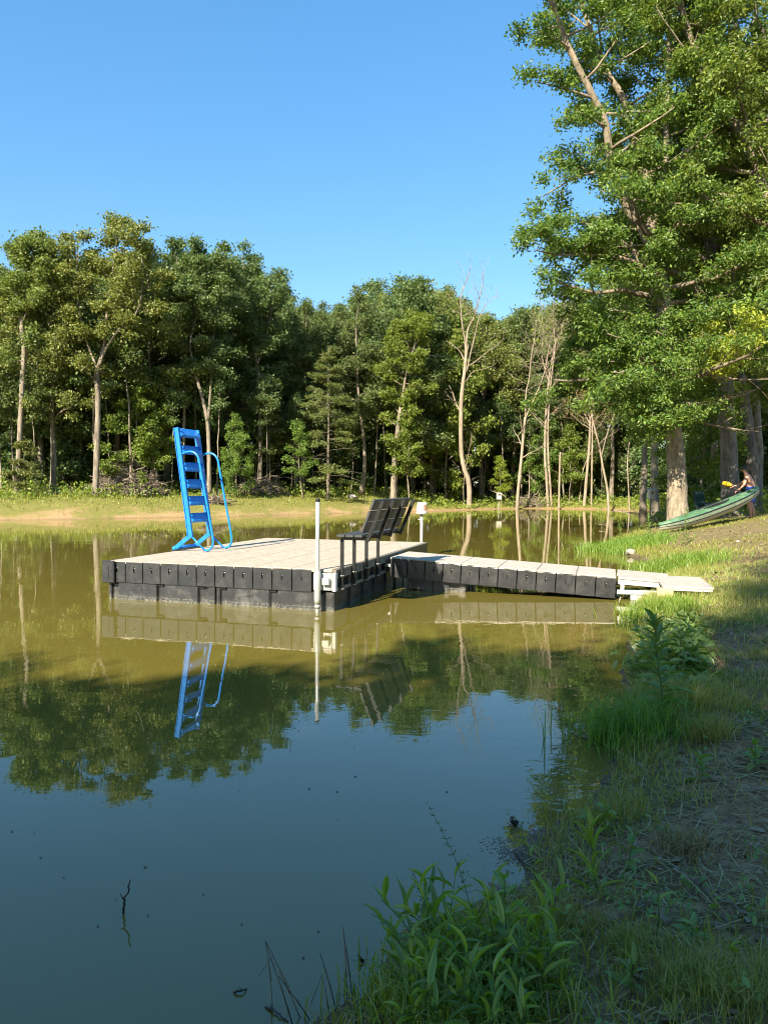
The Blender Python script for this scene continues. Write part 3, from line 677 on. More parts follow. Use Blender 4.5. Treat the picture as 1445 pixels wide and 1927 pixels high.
hero_tree('oak_tree', 'broad dark oak whose pale upper fork shows over the right ladder handrail', b, [(t, 0.17, 0.03, 0.45, 24, crown_fn(2.2), (0, 50)), (ta, 0.08, 0.02, 0.2, 16, crown_fn(1.9), (0, 50))], 37, 'dark', 'bark', 18000, 0.16, 0.108, 0.26, leafy)

# -- cedars
def cedar(px, off, top, wpx, seed, label, leaves):
    b = far_at(px, off); Y = b[1]; rng = np.random.default_rng(seed); sk = Skeleton()
    H = sky_h(px, top, b); R = wpx / 2 / FPX * Y
    pts = straight_stem(rng, H, 0.004, 12, 0.012); rad = trunk_taper(pts, 0.11 * H / 9, 0.012); sk.tubes.append((pts, rad, 8))
    cl = []; az = 0
    for i in range(int(H * 7.5)):
        q = rng.uniform(0.10, 1.0); z = q * H; az += 2.4; L = R * (1.05 - q) ** 0.62 * rng.uniform(0.6, 1.15) + 0.12
        p = np.array([np.interp(z, pts[:, 2], pts[:, 0]), np.interp(z, pts[:, 2], pts[:, 1]), z])
        e = math.radians(rng.normal(4, 9) + 30 * max(0, q - 0.6)); d = np.array([math.cos(az) * math.cos(e), math.sin(az) * math.cos(e), math.sin(e)])
        n = 6; P = np.array([p + d * L * t + np.array([0, 0, -0.12 * L * t * t]) + rng.normal(0, 0.02, 3) for t in np.linspace(0, 1, n)])
        sk.tubes.append((P, np.linspace(0.022, 0.005, n), 3))
        bare = q < 0.36 and rng.random() < 0.75
        if bare: continue
        for t in np.linspace(0.4, 1.0, max(3, int(L * 5))):
            c = p + d * L * t + np.array([0, 0, -0.12 * L * t * t]); sdir = np.array([-d[1], d[0], 0])
            for _ in range(3): cl.append(c + sdir * rng.normal(0, 0.2 * L * (1.15 - t) + 0.07) + np.array([0, 0, rng.normal(0.02, 0.04)]))
    e = empty('cedar_tree', b, (0, 0, 0), label, 'tree')
    put('trunk', skel_mesh('trunk', sk, rng), MAT['bark'], e)
    V, F = leaf_cloud(cl, leaves, 0.10, 0.17, 0.05, rng, up=0.5, flat=0.45, droop=0.2); put('crown', mesh_np('crown', V, F), MAT['cedar'], e)
cedar(617, 5.0, 652, 150, 41, 'open layered cedar with a thin straight trunk in the far bank middle', 16000)
cedar(508, 9.0, 765, 95, 42, 'small olive cedar beside the brush heap right of the ladder', 7000)
cedar(48, 7.0, 832, 80, 43, 'low bushy cedar near the left end of the far bank', 7000)

# -- dead standing trees in the shallows
bare_sp = spec(max=2, draw=3, leaf=9, nb=[1.5, 2.0, 2.4], wander=0.13, ang=(22, 48), ratio=(0.38, 0.6), lift=[0.18, 0.12, 0.06], seg=0.4)
def dead_tree(name, label, px, waterline, stems, seed, twigs=True, brown=0, bark='deadwood', yellow=0):
    b = on_z(px, waterline, -0.05); Y = b[1]; rng = np.random.default_rng(seed); sk = Skeleton(); k = Y / FPX
    for i, (pl, r0, r1, t0, n, Lp) in enumerate(stems):
        pts = px_stem(pl, Y, b, [0, rng.normal(0, 0.6)] if i else [0, 0])
        if i == 0: pts[0, 2] = min(pts[0, 2], -0.3)
        rad = trunk_taper(pts, r0 * k * 0.8, r1 * k * 0.8, 1.2 if i == 0 else 1.0); sk.tubes.append((pts, rad, 9 if r0 > 3 else 6))
        if n: stem_branches(sk, rng, pts, rad, t0, n, lambda q: Lp * k * (1 - 0.45 * q), bare_sp, (25, 65))
    e = empty(name, b, (0, 0, 0), label, 'dead tree')
    put('trunk', skel_mesh('trunk', sk, rng), MAT[bark], e)
    ends = np.array([p[-1] for p, r, s in sk.tubes if s == 3] or [sk.tubes[-1][0][-1]])
    if brown:
        V, F = leaf_cloud(ends, brown, 0.22, 0.13, 0.08, rng); put('crown', mesh_np('crown', V, F), MAT['brownleaf'], e)
    if yellow:
        sel = ends[rng.permutation(len(ends))[:max(6, len(ends) // 6)]]
        V, F = leaf_cloud(sel, yellow, 0.3, 0.16, 0.12, rng); put('leaf_spray', mesh_np('leaf_spray', V, F), MAT['yellow'], e)
dead_tree('dead_tree', 'tallest bare bleached tree with a crooked foot standing in the pond', 881, 960, [
    ([(882, 965), (883, 930), (881, 905), (873, 880), (868, 850), (867, 800), (868, 750), (872, 715), (875, 690), (877, 660), (876, 640)], 6.5, 3.6, 0.5, 2, 60),
    ([(876, 645), (870, 620), (866, 590), (865, 560), (875, 535), (883, 510)], 2.6, 0.5, 0.3, 12, 55),
    ([(877, 650), (880, 620), (890, 600), (898, 575), (905, 545), (908, 515)], 2.4, 0.5, 0.3, 14, 60),
    ([(878, 700), (886, 660), (893, 630), (900, 600), (915, 575), (938, 560)], 1.9, 0.4, 0.4, 9, 45),
    ([(874, 680), (866, 662), (852, 648), (843, 642)], 1.7, 0.5, 0.5, 3, 25),
    ([(879, 690), (893, 682), (910, 668), (930, 655), (945, 640)], 1.6, 0.4, 0.3, 5, 35),
    ([(877, 718), (889, 700), (910, 694), (930, 686)], 1.3, 0.35, 0.3, 4, 30)], 51)
dead_tree('dead_tree', 'bare forked tree leaning right beside the bent white branch', 973, 959, [
    ([(972, 964), (975, 920), (981, 860), (985, 810), (988, 785)], 4.0, 3.0, 0.5, 4, 60),
    ([(988, 790), (989, 740), (994, 715), (998, 670), (1003, 640), (1006, 605)], 2.2, 0.5, 0.25, 12, 55),
    ([(988, 788), (1002, 755), (1015, 725), (1025, 690), (1030, 655), (1040, 620)], 2.2, 0.5, 0.25, 12, 55)], 52)
dead_tree('dead_tree', 'bushy-topped bare twin tree standing in the shallows', 1032, 958, [
    ([(1031, 963), (1028, 900), (1025, 860), (1026, 800), (1030, 740), (1034, 700)], 3.4, 2.6, 0.5, 3, 60),
    ([(1038, 963), (1034, 910), (1030, 860), (1029, 800), (1032, 740), (1038, 680), (1042, 640)], 3.0, 1.6, 0.35, 8, 70),
    ([(1034, 702), (1040, 650), (1036, 600), (1035, 560)], 1.8, 0.5, 0.1, 30, 75), ([(1036, 690), (1050, 640), (1058, 590), (1060, 550)], 1.6, 0.5, 0.1, 30, 70), ([(1032, 720), (1020, 670), (1022, 620), (1018, 575)], 1.4, 0.4, 0.1, 20, 60)], 53, yellow=900)
dead_tree('dead_snag', 'short branchless grey snag in the water right of the twin tree', 1051, 959, [([(1051, 964), (1052, 910), (1053, 870), (1054, 851)], 2.6, 2.1, 0.5, 0, 10)], 54)
dead_tree('dead_tree', 'reddish-twigged dead tree with two parallel stems in the shallows', 1100, 958, [
    ([(1098, 963), (1103, 900), (1108, 840), (1110, 780), (1107, 720), (1104, 680)], 4.0, 1.4, 0.5, 16, 60),
    ([(1112, 963), (1112, 900), (1112, 840), (1112, 780), (1118, 720), (1130, 680)], 2.6, 1.0, 0.5, 14, 60),
    ([(1110, 800), (1098, 770), (1088, 740), (1084, 700)], 1.6, 0.5, 0.3, 8, 50)], 55, brown=2600)
dead_tree('dead_tree', 'bare tree bowed to the left at the end of the drowned row', 1143, 962, [
    ([(1145, 968), (1142, 920), (1134, 880), (1128, 845), (1118, 805), (1112, 780)], 3.2, 1.6, 0.5, 6, 45),
    ([(1131, 860), (1140, 820), (1150, 790), (1158, 770)], 1.5, 0.4, 0.3, 5, 35)], 56)
dead_tree('dead_sapling', 'thin bent white branch arching down into the pond', 961, 957, [([(962, 962), (955, 940), (944, 930), (930, 926), (918, 920)], 1.3, 0.4, 0.3, 8, 28)], 57)
dead_tree('dead_sapling', 'leaning dead sapling between the snag and the parallel stems', 1092, 957, [([(1088, 962), (1092, 920), (1098, 880), (1112, 850), (1125, 815)], 1.7, 0.5, 0.4, 7, 40)], 58)
dead_tree('dead_sapling', 'spindly bare pole rooted beside the tallest bleached tree', 873, 960, [([(874, 964), (872, 930), (873, 900), (880, 860), (888, 820)], 1.0, 0.35, 0.3, 7, 40)], 59)
dead_tree('dead_sapling', 'dead sapling curving over left of the twin tree', 1017, 957, [([(1020, 962), (1014, 930), (1004, 905), (990, 893)], 1.3, 0.4, 0.3, 6, 30)], 60)
dead_tree('dead_sapling', 'upright bare stick tree just left of the nest box on the right shore', 1183, 962, [([(1184, 968), (1182, 920), (1180, 870), (1184, 830)], 2.2, 0.8, 0.3, 9, 40)], 61)

# -- live trees of the middle distance given by where they stand
SKY = np.array([(-60, 470), (0, 452), (60, 446), (110, 440), (170, 425), (225, 412), (290, 442), (330, 458), (400, 466), (450, 482), (490, 496), (530, 530), (580, 560), (620, 572), (655, 558),
                (690, 525), (740, 512), (790, 516), (830, 535), (870, 556), (920, 580), (980, 574), (1050, 560), (1120, 540), (1445, 500)])
named = [('oak_c', 745, 9, 512, 1.0, 'rounded dark oak forming the hump of skyline above the bench'), ('oak_a', 812, 11, 545, 0.9, 'olive oak left of the tallest bleached tree'),
         ('oak_b', 570, 11, 556, 1.0, 'dark oak on the falling skyline right of the ladder'), ('oak_d', 290, 9, 446, 1.0, 'oak with sunny top right of the tallest oak'),
         ('oak_a', 100, 9, 446, 0.9, 'leafy oak between the left edge and the tallest oak'), ('oak_c', 430, 12, 476, 0.9, 'oak behind the two-stemmed oak'),
         ('oak_b', 640, 12, 568, 1.0, 'dark oak in the dip of the skyline'), ('oak_c', 965, 11, 574, 0.9, 'dark oak behind the forked bare trees'), ('maple', 838, 8, 600, 0.7, 'bright maple close behind the tallest bleached tree'),
         ('sapling', 771, 3, 760, 1.0, 'slender sapling standing at the water behind the white bucket'), ('sapling', 570, 6, 790, 1.0, 'slim sapling left of the open cedar'), ('maple', 445, 6, 780, 0.8, 'low bright maple right of the ladder handrails'),
         ('maple', 250, 8, 700, 0.9, 'low maple behind the large brush heap'), ('sapling', 300, 8, 700, 1.0, 'thin woodland sapling left of the ladder'), ('sapling', 943, 2, 858, 1.0, 'yellowish sapling above the small nest box'),
         ('maple', 1005, 8, 740, 0.7, 'maple behind the bare twin tree'), ('maple', 1075, 9, 660, 0.7, 'bright maple behind the reddish dead tree'), ('oak_d', 1150, 10, 500, 1.0, 'tall oak behind the bowed bare tree'),
         ('sapling', 1070, 4, 800, 1.0, 'thin living pole tree right of the grey snag')]
for k, (key, px, off, top, wide, lab) in enumerate(named):
    p = far_at(px, off)
    tree_from(key, 'sapling' if key == 'sapling' else ('maple_tree' if key == 'maple' else 'oak_tree'), p, max(3.0, sky_h(px, top, p)), lab, rz=k * 1.7, wide=wide, crown_mat=MAT['yellow'] if 'yellowish' in lab else None)
# trunks standing in the light behind the right shore
for k, (px, py, Yq, H, lab) in enumerate([(1211, 940, 42, 19, 'straight grey oak trunk left of the nest box'), (1233, 950, 38, 20, 'straight pale oak trunk right behind the nest box'), (1338, 940, 40, 21, 'dim trunk behind the dark green chair')]):
    p = at_y(px, py, Yq); p[2] = lz(p[0], p[1])
    tree_from('hick_a', 'oak_tree', p, H, lab, rz=k * 2.0 + .4, wide=0.9)
# the wood behind: many alike crowns, none told apart from its neighbours
rng = np.random.default_rng(77); placed = []
tries = 0
while len(placed) < 74 and tries < 6000:
    tries += 1
    px = rng.uniform(-120, 1160); off = rng.choice([rng.uniform(11.5, 16), rng.uniform(16, 24), rng.uniform(24, 34)])
    p = far_at(px, off)
    if any((p[0] - q[0]) ** 2 + (p[1] - q[1]) ** 2 < 2.9 ** 2 for q in placed): continue
    placed.append(p); top = np.interp(px, SKY[:, 0], SKY[:, 1]) + abs(rng.normal(8, 18)) + (45 if px < 330 else 0)
    key = rng.choice(['oak_a', 'oak_b', 'oak_c', 'oak_d', 'oak_b', 'oak_c'])
    tree_from(key, 'woodland_tree', p, sky_h(px, top, p) * 0.99, 'dark leafy oak in the close wood behind the far bank', group='close wood behind the far bank', rz=rng.uniform(0, 6.28), wide=rng.uniform(0.8, 1.1))
for i in range(80):
    px = -120 + 1330 * ((i * 0.618) % 1); p = far_at(px, rng.uniform(12, 20) if i < 34 else rng.uniform(20, 44))
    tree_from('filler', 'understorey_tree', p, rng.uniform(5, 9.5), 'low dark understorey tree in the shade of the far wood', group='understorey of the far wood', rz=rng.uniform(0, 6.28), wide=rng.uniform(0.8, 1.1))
for i in range(44):
    px = -90 + 1240 * ((i * 0.618 + 0.3) % 1); p = far_at(px, rng.uniform(6.8, 12.5))
    tree_from('pole', 'pole_tree', p, rng.uniform(7, 12), 'thin pole-like trunk in the shade under the far wood', group='thin trunks under the far wood', rz=rng.uniform(0, 6.28), wide=rng.uniform(0.8, 1.3))
# wood on the right, behind the canoe
for i in range(26):
    Yq = rng.uniform(34, 66); px = rng.uniform(1160, 1560); p = at_y(px, 940, Yq)
    if shore_dist(p[0], p[1])[0] < 3: continue
    p[2] = lz(p[0], p[1])
    if i % 3 == 2: tree_from('filler', 'understorey_tree', p, rng.uniform(5, 9), 'low dark understorey tree behind the canoe', group='understorey behind the canoe', rz=rng.uniform(0, 6.28))
    else: tree_from(rng.choice(['hick_a', 'oak_b', 'oak_d']), 'woodland_tree', p, rng.uniform(19, 25), 'tall leafy tree in the wood behind the canoe', group='wood behind the canoe', rz=rng.uniform(0, 6.28))
for i in range(16):
    px = 1190 + 370 * ((i * 0.618) % 1); p = at_y(px, 940, 44 + 2.2 * i); p[2] = lz(p[0], p[1])
    if shore_dist(p[0], p[1])[0] > 4: tree_from('filler', 'understorey_tree', p, rng.uniform(6, 10), 'low dark understorey tree behind the canoe', group='understorey behind the canoe', rz=rng.uniform(0, 6.28), wide=1.1)
# trees on the bank behind the camera: their shade lies over the near bank and the near water
for k, (x, y, H, key) in enumerate([(-17.5, -9.5, 12.0, 'oak_a'), (-13.5, -9.0, 11.9, 'oak_c'), (-10.2, -8.6, 11.6, 'oak_b'), (-6.8, -8.6, 12.2, 'oak_a'), (-3.6, -8.2, 14.0, 'oak_c'), (-0.4, -8.4, 13.6, 'oak_a'), (2.6, -8.0, 13.6, 'oak_c'), (-8.4, -6.6, 9.4, 'oak_c'), (-4.6, -6.0, 8.2, 'oak_c'), (-8.2, -10.0, 12.8, 'oak_c'), (6.0, -7, 13.5, 'oak_a'), (-4.2, -9.5, 21, 'hick_a'), (-0.4, -10.5, 20.5, 'hick_a')]):
    tree_from(key, 'shade_tree', (x, y, lz(x, y)), H, 'leafy tree on the bank behind the viewer, shading the near shore', group='shade trees behind the viewer', rz=k * 1.3, wide=0.55 if key == 'hick_a' else 1.15)

# ------------------------------------------------------------------ the floating dock
YAW = math.radians(-16.76); DO = np.array([-4.27, 11.27, 0.0])
DW, DD, DT = 3.77, 5.5, 0.585
def dock_pt(u, v, z=0.0): return np.array([DO[0] + u * math.cos(YAW) - v * math.sin(YAW), DO[1] + u * math.sin(YAW) + v * math.cos(YAW), z])
dock = empty('floating_dock', DO, (0, 0, YAW), 'square floating dock with tan deck boards and black skirt panels', 'dock')
def skirt_mesh(w=0.297, h=0.312, t=0.03, tag=False, slot=(0.026, 0.085)):
    """front face looks to -y; a recessed slot near the top; origin at the top middle of the front face"""
    bm = bmesh.new()
    xs = [-w / 2, -slot[0] / 2, slot[0] / 2, w / 2]; zt = -0.075; zs = [-h, zt - slot[1], zt, 0]
    g = [[bm.verts.new((x, 0, z)) for x in xs] for z in zs]
    for r in range(3):
        for c in range(3):
            if (r, c) != (1, 1): bm.faces.new((g[r][c], g[r][c + 1], g[r + 1][c + 1], g[r + 1][c]))
    b4 = [g[1][1], g[1][2], g[2][2], g[2][1]]; q4 = [bm.verts.new((v.co.x, 0.022, v.co.z)) for v in b4]
    for k in range(4): bm.faces.new((b4[k], q4[k], q4[(k + 1) % 4], b4[(k + 1) % 4]))
    f = bm.faces.new(q4); f.material_index = 1
    o4 = [g[0][0], g[0][3], g[3][3], g[3][0]]; p4 = [bm.verts.new((v.co.x, t, v.co.z)) for v in o4]
    ring = [g[0][0], g[0][1], g[0][2], g[0][3], g[1][3], g[2][3], g[3][3], g[3][2], g[3][1], g[3][0], g[2][0], g[1][0]]
    def side(vs, a, b_): bm.faces.new(vs + [b_, a])
    side([g[0][3], g[0][2], g[0][1], g[0][0]], p4[0], p4[1]); side([g[3][3], g[2][3], g[1][3], g[0][3]], p4[1], p4[2])
    side([g[3][0], g[3][1], g[3][2], g[3][3]], p4[2], p4[3]); side([g[0][0], g[1][0], g[2][0], g[3][0]], p4[3], p4[0])
    bm.faces.new(p4[::-1])
    ed = [e for e in bm.edges if all(v in ring or v in p4 for v in e.verts) and abs(e.verts[0].co.y) < 1e-6 and abs(e.verts[1].co.y) < 1e-6 and (e.is_manifold) and any(abs(f.normal.y) < 0.5 for f in e.link_faces)]
    bm.normal_update()
    outer = [e for e in bm.edges if all(v in ring for v in e.verts) and len(e.link_faces) == 2 and (e.verts[0].co - e.verts[1].co).length > 0 and (max(abs(v.co.x) for v in e.verts) > w / 2 - 1e-5 or max(v.co.z for v in e.verts) > -1e-5 or min(v.co.z for v in e.verts) < -h + 1e-5)]
    rim = [e for e in outer if (abs(abs(e.verts[0].co.x) - w / 2) < 1e-5 and abs(abs(e.verts[1].co.x) - w / 2) < 1e-5) or (e.verts[0].co.z > -1e-5 and e.verts[1].co.z > -1e-5) or (e.verts[0].co.z < -h + 1e-5 and e.verts[1].co.z < -h + 1e-5)]
    bmesh.ops.bevel(bm, geom=rim, offset=0.007, segments=2, affect='EDGES', profile=0.5)
    if tag:
        for z0 in (-h + 0.032, -h + 0.062):
            r = bmesh.ops.create_cube(bm, size=1.0); bmesh.ops.scale(bm, vec=Vector((0.125, 0.006, 0.004)), verts=r['verts']); bmesh.ops.translate(bm, vec=Vector((-w / 2 + 0.085, 0, z0)), verts=r['verts'])
    bmesh.ops.recalc_face_normals(bm, faces=bm.faces)
    me = bm_mesh('skirt_panel', bm); me.materials.append(MAT['black']); me.materials.append(MAT['slot']); return me
SKIRT = [skirt_mesh(), skirt_mesh(tag=True)]
_bv, _bf = lathe([(0.0, -0.012), (0.009, -0.012), (0.013, -0.005), (0.013, 0.004), (0.0, 0.004)], 10)
BOLT = mesh_np('bolt', _bv, _bf, True); BOLT.materials.append(MAT['bolt'])
def skirt(parent, loc, rz, k):
    p = put('skirt_panel', SKIRT[1 if k % 3 == 1 else 0], None, parent, loc, (0, 0, rz))
    put('bolt', BOLT, None, p, (0.004, 0.010, -0.096), (-PI / 2, 0, 0), 0.62); return p
# deck boards in line with the skirt panels, an edge strip each side
for k in range(6):
    x0 = 0.055 + 0.61 * k
    span('deck_board', (x0 + 0.004, 0.004, DT - 0.045), (x0 + 0.606, DD - 0.004, DT), MAT['deck'], dock, bevel=0.006)
span('edge_strip', (0.002, 0.004, DT - 0.05), (0.053, DD, DT - 0.004), MAT['black'], dock)
span('edge_strip', (3.72, 0.004, DT - 0.05), (DW, DD, DT - 0.004), MAT['rail'], dock)
span('frame', (0.06, 0.05, DT - 0.31), (DW - 0.10, DD - 0.05, DT - 0.048), MAT['benchmetal'], dock)
for k in range(11): skirt(dock, (0.055 + 0.305 * k + 0.1525, -0.002, DT - 0.012), 0, k)
span('corner_bumper', (-0.03, -0.052, DT - 0.335), (0.19, -0.004, DT + 0.004), MAT['black'], dock, bevel=0.012)
span('slot', (0.085, -0.0555, DT - 0.29), (0.107, -0.049, DT - 0.07), MAT['slot'], dock, bevel=0.004)
for k in range(17): skirt(dock, (-0.002, 0.2 + 0.305 * k + 0.1525, DT - 0.012), -PI / 2, k)          # left flank
for k in range(6): skirt(dock, (DW + 0.002, 3.62 + 0.305 * k + 0.1525, DT - 0.012), PI / 2, k)       # right flank beyond the gangway
for k in range(12): skirt(dock, (0.055 + 0.305 * k + 0.1525, DD + 0.002, DT - 0.012), PI, k)
# open truss on the right flank where the bench is bolted on
span('side_rail', (DW - 0.05, 0.0, DT - 0.135), (DW - 0.004, 3.6, DT - 0.052), MAT['rail'], dock)
span('side_rail', (DW - 0.05, 0.0, DT - 0.31), (DW - 0.004, 3.6, DT - 0.262), MAT['rail'], dock)
for k in range(12): span('side_post', (DW - 0.045, 0.0 + 0.31 * k, DT - 0.262), (DW - 0.012, 0.012 + 0.31 * k, DT - 0.135), MAT['rail'], dock, bevel=0.002)
# floats: outline with grooves, extruded
def float_mesh(w, d, z0, z1):
    g, gd = 0.09, 0.045
    xs = [(0.0, 0), (0.05, 0), (0.05, gd), (0.05 + g + .03, gd), (0.05 + g + .03, 0)]
    mid = w * 0.5
    xs += [(mid - g / 2 - .02, 0), (mid - g / 2 - .02, gd), (mid + g / 2 + .02, gd), (mid + g / 2 + .02, 0)]
    xs += [(w - 0.19 - g, 0), (w - 0.19 - g, gd), (w - 0.12, gd), (w - 0.12, 0), (w, 0)]
    front = [(x, y) for x, y in xs]; back = [(x, d - y) for x, y in xs][::-1]
    sidegr = [(w, d * 0.3), (w - gd, d * 0.3), (w - gd, d * 0.4), (w, d * 0.4), (w, d * 0.65), (w - gd, d * 0.65), (w - gd, d * 0.75), (w, d * 0.75)]
    pts = front + sidegr + back
    bm = bmesh.new(); lo = [bm.verts.new((x, y, z0)) for x, y in pts]; hi = [bm.verts.new((x, y, z1)) for x, y in pts]
    n = len(pts)
    for k in range(n): bm.faces.new((lo[k], lo[(k + 1) % n], hi[(k + 1) % n], hi[k]))
    bm.faces.new(hi); bm.faces.new(lo[::-1]); bmesh.ops.recalc_face_normals(bm, faces=bm.faces)
    bmesh.ops.bevel(bm, geom=[e for e in bm.edges if abs(e.verts[0].co.z - e.verts[1].co.z) > 0.1], offset=0.010, segments=2, affect='EDGES')
    me = bm_mesh('float', bm); me.materials.append(MAT['float']); return me
FL = float_mesh(1.83, 1.77, -0.25, DT - 0.325)
for cx in (0.045, 1.90):
    for cy in (0.02, 1.86, 3.70):
        fl = put('float', FL, None, dock, (cx, cy, 0))
        for gx0 in (0.05, 1.83 * 0.5 - 0.065, 1.83 - 0.28): span('strap_cap', (gx0 + 0.004, 0.012, DT - 0.36), (gx0 + 0.10, 0.04, DT - 0.327), MAT['slot'], fl, bevel=0.003)
# corner bracket that holds the pole
span('bracket_plate', (3.445, -0.03, DT - 0.29), (3.72, -0.004, DT - 0.05), MAT['white'], dock)
span('bracket_arm', (3.60, -0.10, DT - 0.205), (3.70, -0.031, DT - 0.11), MAT['galv'], dock)
span('corner_plate', (3.725, -0.028, DT - 0.305), (3.775, 0.05, DT - 0.05), MAT['white'], dock)
for bx in (3.465, 3.695):
    for bz in (DT - 0.06, DT - 0.265): put('bolt', BOLT, None, dock, (bx, -0.03, bz), (-PI / 2, 0, 0), 1.1)
V, F = lathe([(0.034, 0.11), (0.044, 0.11), (0.045, 0.17), (0.047, 0.175), (0.047, DT - 0.03), (0.045, DT - 0.02), (0.034, DT - 0.02)], 20)
put('pole_sleeve', mesh_np('pole_sleeve', V, F, True), MAT['galv'], dock, (3.535, -0.10, 0))
pole = empty('mooring_pole', dock_pt(3.535, -0.10, 0), (0, 0, 0), 'pale galvanised pole with black cap at the near dock corner', 'pole')
tube_obj('pipe', [(0, 0, -1.2), (0, 0, 0.3), (0, 0, 1.0), (0, 0, 1.535)], 0.029, MAT['galv'], pole, 18)
V, F = lathe([(0.0, 1.575), (0.026, 1.575), (0.032, 1.568), (0.032, 1.53), (0.029, 1.53)], 18); put('cap', mesh_np('cap', V, F, True), MAT['rubber'], pole)
V, F = lathe([(0.034, 0.055), (0.039, 0.055), (0.039, 0.108), (0.034, 0.108)], 18); put('collar', mesh_np('collar', V, F, True), MAT['galv'], pole)
# lettering pressed into the floats cannot be read: only a low oval boss remains
for cx in (0.52, 2.38):
    bo = box('maker_boss', (0.22, 0.006, 0.05), (cx, 0.018, DT - 0.42), MAT['float'], dock, bevel=0.002)

# ------------------------------------------------------------------ blue swim ladder, folded up on the deck
lad = empty('swim_ladder', dock_pt(0, 0, DT), (0, 0, YAW), 'bright blue six-tread swim ladder folded up on the dock edge', 'ladder')
y_r = (1.84, 2.50)
rb, rt = np.array([0.36, 0.26]), np.array([0.08, 2.18])
ax = (rt - rb) / np.linalg.norm(rt - rb); pr = np.array([ax[1], -ax[0]])
for k, y in enumerate(y_r):
    beam('side_rail', (rb[0], y, rb[1]), (rt[0], y, rt[1]), 0.10, 0.03, MAT['blue'], lad, (0, 1, 0), 0.004)
    for o in (-0.043, 0.043):   # flanges of the channel
        beam('rail_flange', (rb[0] + pr[0] * o, y + (-0.022 if k == 0 else 0.022), rb[1] + pr[1] * o), (rt[0] + pr[0] * o, y + (-0.022 if k == 0 else 0.022), rt[1] + pr[1] * o), 0.014, 0.018, MAT['blue'], lad, (0, 1, 0), 0.003)
    beam('foot_leg', (rb[0] + 0.01, y, rb[1] + 0.03), (0.06, y, 0.055), 0.075, 0.034, MAT['blue'], lad, (0, 1, 0), 0.004)
    hr = smooth_path([(0.15, y, 1.70), (0.30, y, 1.75), (0.43, y, 1.74), (0.52, y, 1.64), (0.56, y, 1.45), (0.68, y, 0.85), (0.79, y, 0.30), (0.80, y, 0.14), (0.74, y, 0.045), (0.65, y, 0.025)], 7)
    tube_obj('handrail', hr, 0.019, MAT['bluemetal'], lad, 12)
    tube_obj('brace', [(0.38, y, 0.27), (0.50, y, 0.15), (0.65, y, 0.02)], 0.016, MAT['bluemetal'], lad, 10)
    box('deck_shoe', (0.10, 0.06, 0.014), (0.65, y, 0.008), MAT['bolt'], lad)
tube_obj('hinge_tube', [(0.05, y_r[0] - 0.05, 0.05), (0.05, y_r[1] + 0.05, 0.05)], 0.034, MAT['bluemetal'], lad, 14)
for k in range(6):
    z = 0.60 + 0.302 * k; t = (z - rb[1]) / (rt[1] - rb[1]); c = rb + (rt - rb) * t
    tr = box('tread', (0.175, y_r[1] - y_r[0] - 0.03, 0.024), (c[0] + 0.035, sum(y_r) / 2, z), MAT['blue'], lad, (0, math.radians(50), 0), 0.006)
    for o in (-1, 1): box('tread_lip', (0.016, y_r[1] - y_r[0] - 0.034, 0.045), (o * 0.08, 0, -0.025), MAT['blue'], tr, bevel=0.004)
    for y in (y_r[0] + 0.03, y_r[1] - 0.03): box('gusset', (0.05, 0.012, 0.05), (c[0] + 0.04, y, z + 0.03), MAT['bluemetal'], lad, (0, math.radians(45), 0), 0.002)

# ------------------------------------------------------------------ bench bolted outside the right flank
bench = empty('bench', dock_pt(0, 0, DT), (0, 0, YAW), 'black slatted bench on thin steel legs overhanging the dock edge', 'bench')
fy = (0.16, 0.68, 1.26, 1.86)
for y in fy:
    beam('leg', (3.80, y, -0.315), (3.80, y, 0.425), 0.045, 0.045, MAT['benchmetal'], bench)
    beam('seat_arm', (3.79, y, 0.43), (4.20, y, 0.43), 0.04, 0.045, MAT['benchmetal'], bench)
    beam('back_post', (4.175, y, 0.40), (4.395, y, 0.955), 0.05, 0.05, MAT['benchmetal'], bench)
    for z in (-0.10, -0.285): put('bolt', BOLT, None, bench, (3.826, y, z), (0, PI / 2, 0), 1.1); put('bolt', BOLT, None, bench, (3.80, y - 0.024, z), (-PI / 2, 0, 0), 1.1)
for k in range(3):
    span('seat_slat', (3.765 + 0.128 * k, 0.03, 0.453), (3.765 + 0.128 * k + 0.118, 1.93, 0.489), MAT['bench'], bench, 0.006)
bd = np.array([0.22, 0.555]); bd /= np.linalg.norm(bd)
for k in range(3):
    c = np.array([4.15, 0.50]) + bd * (0.085 + 0.172 * k)
    box('back_slat', (0.036, 1.90, 0.155), (c[0] - 0.028, 0.98, c[1] + 0.01), MAT['bench'], bench, (0, math.atan2(bd[0], bd[1]), 0), 0.006)

# ------------------------------------------------------------------ gangway to the shore
GU, GV, GL, GWd = DW + 0.09, 2.41, 3.68, 1.12
TILT = math.radians(3.0)
gw = empty('gangway', dock_pt(GU, GV, DT - 0.03), (0, TILT, YAW), 'sloping gangway with grey top boards and black skirt panels leading ashore', 'gangway')
for k in range(6): span('deck_board', (0.61 * k + 0.004, -0.037, -0.022), (0.61 * k + 0.606, GWd + 0.037, 0.0), MAT['ramp'], gw, bevel=0.005)
span('frame', (0.02, 0.04, -0.30), (GL - 0.02, GWd - 0.04, -0.048), MAT['benchmetal'], gw)
for k in range(12):
    skirt(gw, (0.305 * k + 0.1525, -0.034, -0.024), 0, k + 1); skirt(gw, (0.305 * k + 0.1525, GWd + 0.034, -0.024), PI, k)
fm = float_mesh(1.0, 0.95, -0.52, -0.325)
put('float', fm, None, gw, (0.30, 0.06, 0)); 
for y in (0.02, GWd - 0.06):
    beam('hinge_strut', (0.02, y, -0.15), (-0.09, y, -0.15), 0.05, 0.05, MAT['galv'], gw)
